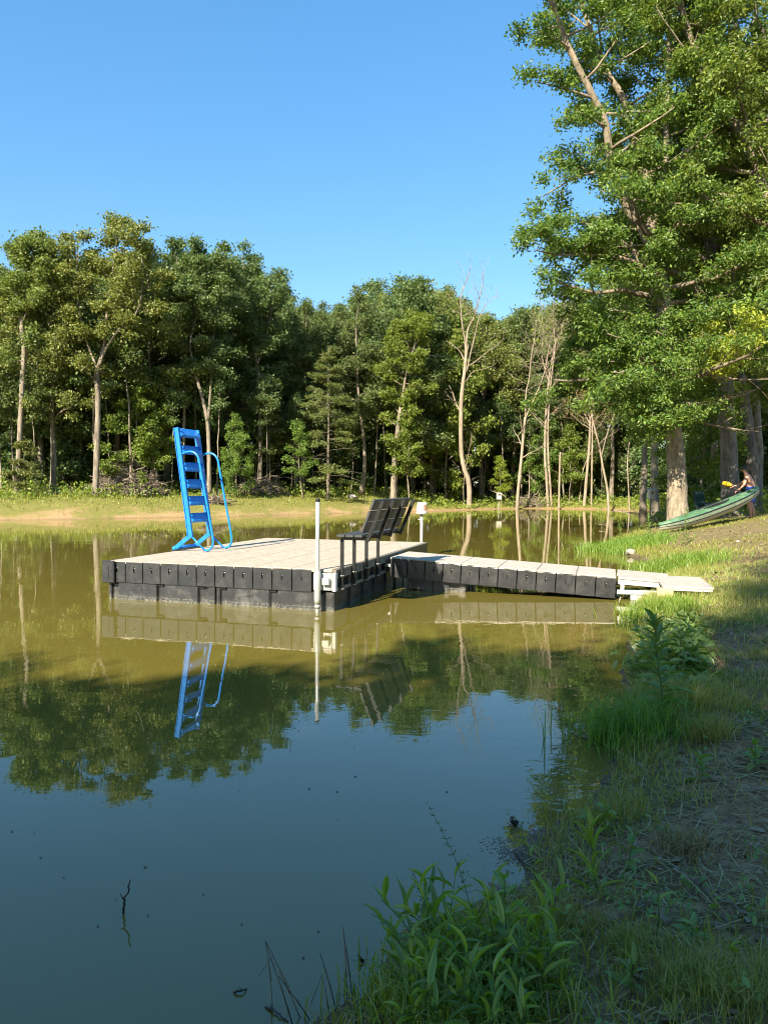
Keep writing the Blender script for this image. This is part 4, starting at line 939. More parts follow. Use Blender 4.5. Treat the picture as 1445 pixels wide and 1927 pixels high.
# open white frame and the two plates at the shore end
ex = GL + 0.005
span('ramp_plate', (ex, 0.0, -0.035), (ex + 0.80, GWd, 0.004), MAT['ramp'], gw, bevel=0.008)
for y in (0.0, GWd - 0.04):
    beam('end_rail', (ex, y + 0.02, -0.075), (ex + 0.80, y + 0.02, -0.075), 0.07, 0.04, MAT['white'], gw)
    beam('end_rail', (ex - 0.005, y + 0.02, -0.235), (ex + 0.72, y + 0.02, -0.185), 0.065, 0.04, MAT['white'], gw)
    beam('end_post', (ex + 0.07, y + 0.012, -0.11), (ex + 0.07, y + 0.012, -0.20), 0.055, 0.03, MAT['white'], gw)
beam('toe_board', (ex + 0.20, 0.05, -0.30), (ex + 0.80, 0.05, -0.255), 0.10, 0.05, MAT['white'], gw)
lp = on_z(1283, 1094, 0.33)
pl = empty('landing_plate', (lp[0], lp[1], 0.315), (math.radians(1.0), math.radians(0.5), YAW + 0.05), 'pale flat landing plate resting on the bank at the gangway foot', 'plate')
box('plate', (0.70, 1.16, 0.04), (0, 0, 0), MAT['ramp'], pl, bevel=0.012, seg=2)
box('edge_rim', (0.66, 0.03, 0.03), (0, -0.56, -0.035), MAT['white'], pl)
bl = dock_pt(0, 0)
tb = box('timber_block', (0.22, 0.14, 0.12), (lp[0] - 0.42, lp[1] - 0.42, 0.225), MAT['timber'], None, (0, 0, YAW)); prep(tb, 'short tan timber block under the landing plate corner', 'block')
box('bearer', (0.30, 0.9, 0.16), (0.1, 0.0, -0.105), MAT['timber'], pl)

# ------------------------------------------------------------------ upside-down bucket on its post
bp_ = at_y(793, 1000, 18.6)
post = empty('bucket_post', (bp_[0], bp_[1], 0), (0, 0, 0), 'thin white pipe standing in the pond under the bucket', 'post')
zb = at_y(793, 967, 18.6)[2]
tube_obj('pipe', [(0, 0, -1.0), (0, 0, 0.4), (0, 0, zb + 0.05)], 0.034, MAT['pvc'], post, 14)
V, F = lathe([(0.035, zb - 0.16), (0.042, zb - 0.16), (0.042, zb - 0.125), (0.035, zb - 0.125)], 14); put('clamp', mesh_np('clamp', V, F, True), MAT['pvc'], post)
box('clamp_lug', (0.05, 0.02, 0.03), (-0.06, 0, zb - 0.142), MAT['pvc'], post)
bk = empty('bucket', (bp_[0], bp_[1], zb), (math.radians(1.5), math.radians(1.5), 0.4), 'white bucket turned upside down on the thin post', 'bucket'); bk.scale = (0.88,) * 3
V, F = lathe([(0.150, 0.0), (0.158, 0.0), (0.158, 0.045), (0.152, 0.05), (0.156, 0.055), (0.156, 0.085), (0.148, 0.09), (0.134, 0.325), (0.125, 0.332), (0.0, 0.332)], 28)
put('shell', mesh_np('shell', V, F, True), MAT['bucket'], bk)
a = np.linspace(-1.15, 0.0, 9); V = np.array([[(0.1495 - 0.0595 * (z - .09)) * math.cos(t), (0.1495 - 0.0595 * (z - .09)) * math.sin(t), z] for z in (0.10, 0.27) for t in a - 0.55])
i = np.arange(8); put('sticker', mesh_np('sticker', V, np.stack([i, i + 1, i + 10, i + 9], -1), True), MAT['sticker'], bk)

# ------------------------------------------------------------------ nest boxes, canoe, man, paddle, chair
def nest_box(px, py_base, py_top, Y, wpx, hpx, label, pole_mat):
    b = at_y(px, py_base, Y); z0 = lz(b[0], b[1]) if shore_dist(b[0], b[1])[0] > 0 else -0.3
    zt = at_y(px, py_top, Y)[2]; w = wpx / FPX * Y; h = hpx / FPX * Y
    e = empty('nest_box', (b[0], b[1], z0), (0, 0, 0.15), label, 'nest box'); Z = zt - z0
    tube_obj('post', [(0.02, 0.06, -0.3), (0.02, 0.06, Z - h * 0.2)], 0.022, MAT[pole_mat], e, 8)
    box('shell', (w, w * 0.9, h), (0, -w * 0.2, Z - h / 2 - 0.03), MAT['plywood'], e, (0, 0, 0), 0.006)
    box('roof', (w * 1.18, w * 1.25, 0.03), (0, -w * 0.25, Z - 0.01), MAT['plywood'], e, (math.radians(10), 0, 0), 0.004)
    V, F = lathe([(0.0, 0.0), (w * 0.17, 0.0), (w * 0.17, -0.012)], 16); put('entrance_hole', mesh_np('entrance_hole', V, F), MAT['slot'], e, (0, -w * 0.2 - w * 0.45 - 0.004, Z - h * 0.36), (PI / 2, 0, 0))
nest_box(1223, 962, 921, 33.0, 11, 17, 'larger pale wooden nest box on a post by the right shore', 'deadwood')
nest_box(938, 957, 928, 58.0, 8, 11, 'small white nest box on a post out by the bare trees', 'pvc')

def canoe():
    A = at_y(1240, 992, 23.0); B = at_y(1427, 921, 25.6)
    A[2] = max(A[2], lz(A[0], A[1]) + 0.16)
    d = B - A; L = np.linalg.norm(d); e = empty('canoe', A, (0, 0, 0), 'faded green canoe with cream bottom, one end lifted by the man', 'canoe')
    X = d / L; Yv = np.cross([0, 0, 1], X); Yv /= np.linalg.norm(Yv); Z = np.cross(X, Yv)
    roll = math.radians(-6); Yr_ = Yv * math.cos(roll) + Z * math.sin(roll); Zr = np.cross(X, Yr_)
    e.rotation_euler = Matrix((Vector(X), Vector(Yr_), Vector(Zr))).transposed().to_euler()
    n = 33; t = np.linspace(0, 1, n); s = 2 * t - 1
    w = 0.40 * np.clip(1 - np.abs(s) ** 2.3, 0, 1) ** 0.72 + 0.012; rk = 0.06 * np.abs(s) ** 2.6
    dep = 0.34 * (1 - 0.55 * np.abs(s) ** 3)
    # cross section rows from the deck ridge down one side to the keel
    rows = [(0.0, 0.075), (0.45, 0.06), (0.80, 0.03), (0.97, 0.0), (1.0, -0.02), (1.0, -0.12), (0.985, -0.40), (0.975, -0.44), (0.965, -0.52), (0.80, -0.80), (0.45, -0.97), (0.0, -1.0)]
    def strip(r0, r1, off=0.0):
        Vs = []; Fs = []; m = r1 - r0 + 1
        for sg in (1, -1):
            base = len(Vs)
            for i in range(n):
                for q in range(r0, r1 + 1):
                    a, bz = rows[q]; z = (bz * dep[i] if bz < 0 else bz) + rk[i]
                    Vs.append((t[i] * L, sg * (a * w[i] + off), z))
            for i in range(n - 1):
                for q in range(m - 1):
                    f = [base + i * m + q, base + (i + 1) * m + q, base + (i + 1) * m + q + 1, base + i * m + q + 1]
                    Fs.append(f if sg < 0 else f[::-1])
        return np.array(Vs), np.array(Fs)
    for nm, r0, r1, mt, off in (('deck', 0, 3, 'canoe_green', 0), ('gunwale', 3, 5, 'rubber', 0.006), ('upper_side', 5, 7, 'canoe_side', 0), ('rub_strip', 7, 8, 'rubber', 0.004), ('bottom', 8, 11, 'canoe_pale', 0)):
        V, F = strip(r0, r1, off); put(nm, mesh_np(nm, V, F, True), MAT[mt], e)
    V, F = tube(np.stack([0.02 + 0 * a if False else 0.02 * np.ones(9), np.zeros(9), np.zeros(9)], -1) if False else smooth_path([(0.02, 0, 0.23), (-0.05, 0, 0.27), (-0.06, 0, 0.2)], 4), 0.012, 8)
    put('grab_loop', mesh_np('grab_loop', V, F, True), MAT['rubber'], e)
    # cockpit coaming
    a = np.linspace(0, 2 * PI, 33); V, F = tube(np.stack([L * 0.52 + 0.75 * np.cos(a), 0.26 * np.sin(a), 0.072 - 0.02 * np.sin(a) ** 2 + 0 * a], -1), 0.018, 6, False)
    put('coaming', mesh_np('coaming', V, F, True), MAT['rubber'], e)
    V, F = lathe([(0.0, 0.0), (0.25, -0.003)], 28); V = V * [3.0, 1.0, 1] ; put('cockpit_opening', mesh_np('cockpit_opening', V, F), MAT['slot'], e, (L * 0.52, 0, 0.074))
    return A, B
cA, cB = canoe()

def person():
    P0 = at_y(1412, 960, 26.0); P0[2] = lz(P0[0], P0[1]); zt = at_y(1408, 877, 26.0)[2]; s = (zt - P0[2]) / 1.72
    e = empty('person', P0, (0, 0, math.radians(150)), 'bare-backed man in blue shorts and dark cap holding up the canoe', 'person'); e.scale = (s,) * 3
    # local frame: +x is where he faces, z up; slightly bent forward, arms reaching down to the bow and out to the paddle
    J = {'pelvis': (0, 0, 0.92, .13, .155), 'waist': (0.03, 0, 1.08, .115, .15), 'chest': (0.10, 0, 1.28, .13, .175), 'neckb': (0.15, 0, 1.43, .075, .09), 'neck': (0.18, 0, 1.50, .055, .055), 'head': (0.22, 0, 1.585, .085, .075), 'crown': (0.225, 0, 1.66, .075, .07),
         'hipL': (0, .095, .88, .095, .09), 'kneeL': (0.07, .11, .49, .062, .06), 'calfL': (0.02, .11, .34, .058, .055), 'ankL': (-0.02, .11, .085, .04, .038), 'toeL': (.16, .12, .035, .035, .04),
         'hipR': (0, -.095, .88, .095, .09), 'kneeR': (0.02, -.12, .49, .062, .06), 'calfR': (-0.05, -.12, .34, .058, .055), 'ankR': (-0.1, -.12, .085, .04, .038), 'toeR': (.08, -.13, .035, .035, .04),
         'shL': (0.12, .20, 1.37, .062, .06), 'elL': (0.20, .27, 1.10, .043, .043), 'wrL': (0.36, .20, .93, .028, .033), 'palmL': (.44, .18, .89, .02, .035),
         'shR': (0.12, -.20, 1.37, .062, .06), 'elR': (0.30, -.26, 1.16, .043, .043), 'wrR': (0.52, -.24, 1.06, .028, .033), 'palmR': (.60, -.235, 1.04, .02, .035)}
    E_ = [('pelvis', 'waist'), ('waist', 'chest'), ('chest', 'neckb'), ('neckb', 'neck'), ('neck', 'head'), ('head', 'crown')]
    for S in 'LR': E_ += [('pelvis', 'hip' + S), ('hip' + S, 'knee' + S), ('knee' + S, 'calf' + S), ('calf' + S, 'ank' + S), ('ank' + S, 'toe' + S), ('chest', 'sh' + S), ('sh' + S, 'el' + S), ('el' + S, 'wr' + S), ('wr' + S, 'palm' + S)]
    for S, dx in (('L', (0.6, -0.1, -0.8)), ('R', (0.8, 0.0, -0.5))):
        px_, py_, pz_ = J['palm' + S][:3]; dv = np.array(dx); dv /= np.linalg.norm(dv)
        for k in range(4):
            o = np.array([0, (k - 1.5) * 0.018, 0]); ln = (0.075, 0.085, 0.08, 0.065)[k]
            a_ = np.array([px_, py_, pz_]) + o + dv * ln * 0.55; b_ = a_ + (dv * 0.4 + np.array([-0.45, 0, -0.6])) * ln * 0.6
            J[f'f{S}{k}a'] = (*a_, .0095, .0095); J[f'f{S}{k}b'] = (*b_, .008, .008); E_ += [('palm' + S, f'f{S}{k}a'), (f'f{S}{k}a', f'f{S}{k}b')]
        sg = -1 if S == 'L' else 1
        a_ = np.array([px_ - 0.03, py_ + sg * 0.03, pz_ + 0.0]); b_ = a_ + np.array([0.05, sg * 0.012, -0.02])
        J[f't{S}a'] = (*a_, .011, .011); J[f't{S}b'] = (*b_, .009, .009); E_ += [('wr' + S, f't{S}a'), (f't{S}a', f't{S}b')]
    names = list(J); me = bpy.data.meshes.new('body')
    me.from_pydata([J[k][:3] for k in names], [(names.index(a), names.index(b)) for a, b in E_], [])
    o = bpy.data.objects.new('body', me); COL.objects.link(o)
    sk = o.modifiers.new('skin', 'SKIN'); 
    if not me.skin_vertices: 
        bm = bmesh.new(); bm.from_mesh(me); bm.verts.layers.skin.verify(); bm.to_mesh(me); bm.free()
    for k, nm in enumerate(names):
        v = me.skin_vertices[0].data[k]; v.radius = (J[nm][3], J[nm][4]); v.use_root = nm == 'pelvis'
    sk.use_smooth_shade = True
    ss = o.modifiers.new('sub', 'SUBSURF'); ss.levels = 2; ss.render_levels = 2
    dg = bpy.context.evaluated_depsgraph_get(); ev = o.evaluated_get(dg); bm = bmesh.new(); bm.from_mesh(ev.to_mesh()); ev.to_mesh_clear()
    bpy.data.objects.remove(o)
    # face: nose and ears pulled out of the same surface's neighbourhood
    body = put('body', bm_mesh('body', bm, True), MAT['skin'], e)
    def blob(name, c, r, mat, par=body):
        b_ = bmesh.new(); bmesh.ops.create_uvsphere(b_, u_segments=12, v_segments=8, radius=1.0); bmesh.ops.scale(b_, vec=Vector(r), verts=b_.verts); return put(name, bm_mesh(name, b_, True), MAT[mat], par, c)
    blob('nose', (0.315, 0, 1.575), (.022, .014, .02), 'skin'); blob('ear', (0.20, .078, 1.585), (.018, .01, .03), 'skin'); blob('ear', (0.20, -.078, 1.585), (.018, .01, .03), 'skin')
    for y in (.03, -.03): blob('eye', (0.300, y, 1.605), (.008, .012, .007), 'hair')
    blob('mouth', (0.302, 0, 1.535), (.006, .025, .006), 'hair')
    blob('hair', (0.195, 0, 1.605), (.092, .082, .085), 'hair')
    cap = empty('cap', (0, 0, 0)); bpy.data.objects.remove(cap)
    V, F = lathe([(0.094, 0.0), (0.094, 0.035), (0.08, 0.07), (0.045, 0.092), (0.0, 0.098)], 18); V[:, 0] *= 1.08
    cp_ = put('cap', mesh_np('cap', V, F, True), MAT['cap'], e, (0.212, 0, 1.632), (0, math.radians(12), 0))
    V, F = lathe([(0.0, 0.0), (0.10, 0.0), (0.10, -0.008), (0.0, -0.008)], 16); put('brim', mesh_np('brim', V * [0.9, 0.75, 1], F, True), MAT['cap'], cp_, (0.115, 0, 0.012), (0, math.radians(8), 0))
    # shorts: waistband to above the knee, one skin round both thighs
    def ring(cx, cy, cz, rx, ry, m=16): a = np.arange(m) * 2 * PI / m; return np.stack([cx + rx * np.cos(a), cy + ry * np.sin(a), np.full(m, cz)], -1)
    parts = []
    def sleeve(rings):
        V = np.vstack(rings); m = 16; i = np.arange(len(rings) - 1)[:, None] * m; j = np.arange(m)[None]; k = (j + 1) % m
        return V, [np.stack([i + j, i + k, i + m + k, i + m + j], -1).reshape(-1, 4)]
    parts.append(sleeve([ring(0.012, 0, 1.045, .150, .185), ring(0.0, 0, .96, .165, .205), ring(0.0, 0, .86, .165, .215), ring(0.0, 0, .80, .12, .17)]))
    parts.append(sleeve([ring(0, .10, .90, .14, .115), ring(0.02, .11, .75, .135, .115), ring(0.045, .115, .56, .125, .11)]))
    parts.append(sleeve([ring(0, -.10, .90, .14, .115), ring(0.01, -.115, .75, .135, .115), ring(0.02, -.12, .56, .125, .11)]))
    V, F = merge(parts); put('shorts', mesh_np('shorts', V, F, True), MAT['shorts'], e)
    return P0, s
manP, manS = person()

def paddle():
    A = at_y(1358, 909, 25.6); B = at_y(1414, 924, 25.8)
    e = empty('paddle', A, (0, 0, 0), 'yellow-bladed paddle with dark shaft held out by the man', 'paddle'); d = B - A; L = np.linalg.norm(d)
    e.rotation_euler = Vector(d).to_track_quat('X', 'Z').to_euler()
    tube_obj('shaft', [(0.35, 0, 0), (L * 0.7, 0, 0), (L, 0, 0)], 0.016, MAT['rubber'], e, 10)
    xs = np.linspace(0, 0.42, 12); w = 0.085 * np.sin(np.clip(xs / 0.42 * PI * 0.93 + 0.2, 0, PI)) ** 0.6 + 0.012
    V = np.array([[x, sg * 0.012, s_ * ww] for x, ww in zip(xs, w) for s_, sg in ((-1, 0), (0, 1), (1, 0), (0, -1))]); m = 4
    i = np.arange(11)[:, None] * m; j = np.arange(m)[None]; k = (j + 1) % m
    F = np.stack([i + j, i + m + j, i + m + k, i + k], -1).reshape(-1, 4)
    put('blade', mesh_np('blade', V, [F, np.array([[0, 1, 2, 3], [47, 46, 45, 44]])], True), MAT['yellow_plastic'], e)
paddle()

def chair():
    b = at_y(1326, 962, 29.0); b[2] = lz(b[0], b[1])
    e = empty('camp_chair', b, (0, 0, 0.5), 'dark green folding camp chair with striped cloth behind the canoe', 'chair')
    w = 0.62
    beam('back_cloth', (0, 0.20, 0.42), (0, 0.34, 1.12), w, 0.03, MAT['chair'], e)
    box('seat_cloth', (w, 0.46, 0.03), (0, -0.02, 0.43), MAT['chair'], e, (math.radians(-5), 0, 0))
    for sx in (-1, 1):
        tube_obj('leg', [(sx * w / 2, -0.26, 0.0), (sx * w / 2, 0.22, 0.45)], 0.014, MAT['benchmetal'], e, 8); tube_obj('leg', [(sx * w / 2, 0.26, 0.0), (sx * w / 2, -0.22, 0.45)], 0.014, MAT['benchmetal'], e, 8)
        tube_obj('back_tube', [(sx * w / 2, 0.16, 0.30), (sx * w / 2, 0.35, 1.13)], 0.014, MAT['benchmetal'], e, 8); beam('armrest', (sx * w / 2, -0.24, 0.66), (sx * w / 2, 0.22, 0.66), 0.06, 0.02, MAT['benchmetal'], e, (0, 0, 1))
        tube_obj('arm_post', [(sx * w / 2, -0.22, 0.44), (sx * w / 2, -0.22, 0.65)], 0.012, MAT['benchmetal'], e, 8)
    tw = empty('striped_cloth', (b[0] + 0.12, b[1] - 0.1, b[2] + 0.46), (0, 0, 0.5), 'pale and navy striped cloth lying on the camp chair', 'cloth')
    for k in range(4): box('stripe', (0.42, 0.30, 0.045), (0.02 * k - 0.02, -0.05, 0.024 + 0.047 * k), MAT['towel' if k % 2 == 0 else 'towel_blue'], tw, (0, 0, 0.1 * k), 0.018, 2)
    box('folded_end', (0.16, 0.26, 0.20), (0.30, -0.08, 0.10), MAT['towel_blue'], tw, (0, 0, 0.2), 0.03, 2)
chair()

# ------------------------------------------------------------------ brush heaps, logs, stones on the far bank
def stick_mesh(rng, L, r):
    p = np.array([0, 0, 0.0]); d = np.array([1, 0, 0.0]); pts = [p]
    for i in range(6): d = d + rng.normal(0, 0.13, 3); d /= np.linalg.norm(d); p = p + d * L / 6; pts.append(p)
    return mesh_np('stick', *tube(np.array(pts) - np.mean(pts, 0), np.linspace(r, r * 0.45, 7), 5), smooth=True)
_r = np.random.default_rng(5)
STICKS = [stick_mesh(_r, L, r) for L, r in ((2.6, .05), (2.0, .04), (1.6, .035), (3.2, .06), (1.3, .025), (2.2, .07))]
for s_ in STICKS: s_.materials.append(MAT['brush'])
def brush_heap(px, py, Y, wx, wy, h, n, seed, label):
    b = at_y(px, py, Y); b[2] = lz(b[0], b[1]); rng = np.random.default_rng(seed)
    e = empty('brush_heap', b, (0, 0, 0), label, 'brush heap')
    for k in range(n):
        a = rng.uniform(0, 2 * PI); q = rng.uniform(0, 1) ** 0.6; x, y = math.cos(a) * q * wx / 2, math.sin(a) * q * wy / 2
        z = h * max(0.08, (1 - q * q)) * rng.uniform(0.25, 1.0)
        put('stick', STICKS[rng.integers(len(STICKS))], None, e, (x, y, z), (rng.uniform(0, 6), rng.normal(0, 0.35) + (0.5 if rng.random() < .1 else 0), rng.uniform(0, 6.28)), rng.uniform(0.5, 0.95))
    tw = []
    for k in range(n * 9):
        a = rng.uniform(0, 2 * PI); q = rng.uniform(0, 1) ** 0.5; c = np.array([math.cos(a) * q * wx / 2, math.sin(a) * q * wy / 2, h * (1 - q * q) * rng.uniform(0.1, 1.05) + 0.05])
        d = rng.normal(0, 1, 3); d[2] *= 0.45; d /= np.linalg.norm(d); l = rng.uniform(0.25, 0.75)
        tw.append(tube(np.array([c - d * l, c + rng.normal(0, .04, 3), c + d * l]), np.array([.014, .012, .005]), 3, False))
    o = put('twigs', mesh_np('twigs', *merge(tw), smooth=True), MAT['brush'], e); o['kind'] = 'stuff'
def bank_y(px, off): return far_at(px, off)[1]
brush_heap(238, 915, bank_y(238, 8.0), 4.9, 3.0, 2.2, 110, 61, 'large grey brush heap left of the blue ladder on the far bank')
brush_heap(492, 920, bank_y(492, 8.5), 3.6, 2.4, 1.1, 70, 62, 'low brush heap right of the ladder at the wood edge')
brush_heap(402, 950, bank_y(402, 3.2), 1.1, 0.9, 0.42, 16, 63, 'small dark root wad on the clay bank behind the ladder')
brush_heap(998, 945, 64.5, 2.6, 1.6, 1.0, 24, 64, 'reddish tangle of dead brush at the foot of the forked bare tree')
def log(px0, px1, off0, off1, r, label, name='fallen_log', mat='deadwood'):
    a = far_at(px0, off0); c = far_at(px1, off1); a[2] += r * 0.7; c[2] += r * 0.8; m = (a + c) / 2; e = empty(name, m, (0, 0, 0), label, 'log')
    rng = np.random.default_rng(int(px0)); P = np.array([a + (c - a) * t + rng.normal(0, 0.04, 3) for t in np.linspace(0, 1, 9)]) - m
    V, F = tube(P, np.linspace(r, r * 0.6, 9), 9, True, 0.06, rng); put('log', mesh_np('log', V, F, True), MAT[mat], e)
    for k in range(3):
        t = 0.3 + 0.2 * k; q = P[int(t * 8)]; d = np.array([rng.normal(0, .3), -0.3, 0.7]); V, F = tube(np.array([q, q + d * 0.3, q + d * 0.6]), [r * .35, r * .25, r * .12], 5); put('branch_stub', mesh_np('branch_stub', V, F, True), MAT[mat], e)
log(66, 178, 7.2, 7.8, 0.14, 'long pale fallen log left of the large brush heap'); log(255, 300, 7.0, 7.2, 0.13, 'short pale log in front of the large brush heap'); log(430, 560, 8.0, 7.6, 0.06, 'thin fallen pole beside the low brush heap'); log(1150, 1250, -0.4, 0.2, 0.07, 'thin log along the waterline behind the drowned trees')
def stone(loc, r, seed, label, flat=0.55, mat='stone'):
    rng = np.random.default_rng(seed); bm = bmesh.new(); bmesh.ops.create_icosphere(bm, subdivisions=2, radius=1.0)
    for v in bm.verts: v.co *= 1 + rng.normal(0, 0.10); v.co.x *= r; v.co.y *= r * 0.75; v.co.z *= r * flat
    o = put('stone', bm_mesh('stone', bm), MAT[mat], None, loc, (0, 0, rng.uniform(0, 6))); prep(o, label, 'stone')
def land_at(px, py): return on_land(px, py)
for k, (px, py, r, lab) in enumerate([(663, 938, 0.42, 'grey boulder in the weeds left of the bright maple'), (1187, 1043, 0.16, 'dark stone at the water edge of the grassy point'), (1243, 1040, 0.05, 'small pale stone on the sunny bank'), (1388, 1021, 0.07, 'white pebble in the shade stripe of the bank')]):
    p = land_at(px, py); stone((p[0], p[1], p[2] + r * 0.25), r, 70 + k, lab)

# ------------------------------------------------------------------ grass, undergrowth, litter: what nobody could count
def blades(P, H, Wd, rng, lean=0.5, mid=0.55):
    n = len(P); a = rng.uniform(0, 2 * PI, n); s = np.stack([np.cos(a), np.sin(a), 0 * a], -1)
    b = rng.uniform(0, 2 * PI, n); l = np.stack([np.cos(b), np.sin(b), 0 * b], -1) * (np.abs(rng.normal(0, lean, n)) * H)[:, None]
    up = np.array([0, 0, 1.0]); Hc = H[:, None]; W2 = Wd[:, None] / 2
    V = np.stack([P - s * W2, P + s * W2, P + up * Hc * mid + l * 0.28 - s * W2 * 0.8, P + up * Hc * mid + l * 0.28 + s * W2 * 0.8, P + up * Hc * 0.95 + l], 1).reshape(-1, 3)
    o = np.arange(n)[:, None] * 5
    return V, [o + np.array([0, 1, 3, 2]), o + np.array([2, 3, 4])]
def scatter(n, x0, x1, y0, y1, rng, keep):
    x = rng.uniform(x0, x1, n); y = rng.uniform(y0, y1, n); z, s = land(x, y); k = keep(x, y, s, rng.random(n)); return np.stack([x, y, z], -1)[k], s[k]
rng = np.random.default_rng(101)
# far bank turf
P, s = scatter(150000, -34, 24, 30, 72, rng, lambda x, y, s, r: (s > 0.5) & (s < 14) & (np.abs(x) < 0.60 * y) & (r < np.where(x > 3, 0.9, sstep(0.6, 6.0, s + fbm(x * 0.5, y * 0.5, 31) * 6))))
H = rng.uniform(0.06, 0.2, len(P)) + 0.24 * sstep(4.5, 8, s) * rng.random(len(P)) ; V, F = blades(P, H, rng.uniform(0.02, 0.05, len(P)), rng)
g = put('far_bank_grass', mesh_np('far_bank_grass', V, F), MAT['grass_far']); prep(g, 'yellow green grass covering the sunny far bank', 'grass', None, 'stuff')
# leafy weeds along the wood edge and the right shore
P, s = scatter(26000, -34, 28, 30, 74, rng, lambda x, y, s, r: (s > np.where(x > 3, 0.4, 5.0)) & (s < np.where(x > 3, 9, 13)) & (np.abs(x) < 0.60 * y) & (r < 0.5 + fbm(x * .6, y * .6, 7) * 2.2))
C = np.repeat(P, 3, 0); hh = (0.25 + 0.75 * np.clip(0.5 + fbm(C[:, 0] * .8, C[:, 1] * .8, 9) * 2.5, 0, 1)); C[:, 2] += rng.random(len(C)) * hh * 0.9
V, F = leaf_cloud(C, len(C) * 2, 0.12, 0.17, 0.11, rng); g = put('undergrowth', mesh_np('undergrowth', V, F), MAT['weed']); prep(g, 'bright leafy undergrowth along the foot of the far wood', 'undergrowth', None, 'stuff')
P, s = scatter(9000, 6, 36, 22, 66, rng, lambda x, y, s, r: (s > 1.5) & (x > 0.34 * y) & (y > 27.5) & (r < 0.35 + fbm(x * .5, y * .5, 8) * 2.2))
C = np.repeat(P, 4, 0); C[:, 2] += rng.random(len(C)) * 0.9
V, F = leaf_cloud(C, len(C) * 2, 0.14, 0.17, 0.11, rng); g = put('undergrowth', mesh_np('undergrowth', V, F), MAT['weed']); prep(g, 'sunlit leafy undergrowth behind the canoe and the camp chair', 'undergrowth', None, 'stuff')
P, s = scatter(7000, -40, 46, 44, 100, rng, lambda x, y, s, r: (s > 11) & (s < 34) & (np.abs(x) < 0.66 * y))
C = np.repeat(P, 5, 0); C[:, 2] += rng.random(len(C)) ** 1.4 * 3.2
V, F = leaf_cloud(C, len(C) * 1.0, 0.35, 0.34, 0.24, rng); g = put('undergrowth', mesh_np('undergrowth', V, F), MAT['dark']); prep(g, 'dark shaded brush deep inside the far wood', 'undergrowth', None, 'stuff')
# near bank: short turf in tufts, with worn soil between
def near_keep(x, y, s, r):
    d = np.clip(0.20 + fbm(x * 0.9, y * 0.9, 41) * 2.4 + fbm(x * 3.1, y * 3.1, 43) * 1.6, 0.04, 1) * (1 - 0.45 * sstep(8.5, 11, y)) + 0.8 * (1 - sstep(0.1, 0.5, s)); return (s > 0.03) & (x < 0.56 * y + 1.0) & (r < d)
P, s = scatter(330000, -0.5, 8.5, 1.2, 14, rng, near_keep)
tall = np.clip(fbm(P[:, 0] * 0.8, P[:, 1] * 0.8, 51) * 3, 0, 1) + 0.7 * (1 - sstep(0.2, 0.9, s)) * sstep(3.8, 5.0, P[:, 1])
H = rng.uniform(0.03, 0.10, len(P)) * (1 + 0.9 * tall); V, F = blades(P, H, rng.uniform(0.0022, 0.0055, len(P)) * (1 + P[:, 1] * 0.12), rng, 0.8)
g = put('bank_grass', mesh_np('bank_grass', V, F), MAT['grass']); prep(g, 'short worn grass on the shaded near bank', 'grass', None, 'stuff')
P, s = scatter(120000, 3, 18, 13, 34, rng, lambda x, y, s, r: (s > 0.15) & (x < 0.58 * y) & (r < np.clip(0.14 + fbm(x * .5, y * .5, 47) * 2.4 + 0.8 * (1 - sstep(0.3, 1.3, s)), 0.05, 1)))
H = rng.uniform(0.03, 0.09, len(P)) + 0.16 * (1 - sstep(0.3, 1.2, s)) * rng.random(len(P)); V, F = blades(P, H, rng.uniform(0.008, 0.018, len(P)), rng, 0.6)
g = put('bank_grass', mesh_np('bank_grass', V, F), MAT['grass_far']); prep(g, 'sunny dry grass on the bank round the canoe', 'grass', None, 'stuff')
P, s = scatter(190000, -0.5, 9.5, 1.2, 16, rng, lambda x, y, s, r: (s > 0.06) & (x < 0.56 * y + 1.0) & (r < 0.62 - fbm(x * 0.9, y * 0.9, 41) * 1.5))
n = len(P); P[:, 2] += rng.uniform(0.004, 0.02, n); a = rng.uniform(0, 2 * PI, n); d = np.stack([np.cos(a), np.sin(a), rng.normal(0, 0.15, n)], -1); L = rng.uniform(0.03, 0.14, n)[:, None]; sd = np.stack([-d[:, 1], d[:, 0], 0 * a], -1) * rng.uniform(0.0014, 0.0036, n)[:, None]
V = np.stack([P - sd, P + sd, P + d * L + sd, P + d * L - sd], 1).reshape(-1, 3); g = put('dead_straw', mesh_np('dead_straw', V, np.arange(n * 4).reshape(-1, 4)), MAT['straw']); prep(g, 'dead straw strewn over the near bank soil', 'straw', None, 'stuff')
P, s = scatter(11000, -0.5, 10, 1.2, 22, rng, lambda x, y, s, r: (s > 0.08) & (x < 0.56 * y + 1.0)); P[:, 2] += 0.012
V, F = leaf_cloud(P, len(P), 0.005, 0.055, 0.035, rng, up=1.8, droop=0, rounded=True); g = put('leaf_litter', mesh_np('leaf_litter', V, F), MAT['litter']); prep(g, 'brown fallen leaves scattered over the near bank', 'litter', None, 'stuff')
# low creeping weeds
P, s = scatter(2600, -0.3, 8, 1.4, 13, rng, lambda x, y, s, r: (s > 0.15) & (x < 0.56 * y + 0.6) & (r < 0.42 + fbm(x * 1.3, y * 1.3, 61) * 2.6))
C = np.repeat(P, 3, 0); C[:, 2] += 0.015 + rng.random(len(C)) * 0.06
V, F = leaf_cloud(C, len(C) * 5, 0.035, 0.030, 0.015, rng, up=0.9, rounded=True); g = put('creeping_weeds', mesh_np('creeping_weeds', V, F), MAT['broadleaf']); prep(g, 'small leafy weeds creeping through the near grass', 'weeds', None, 'stuff')
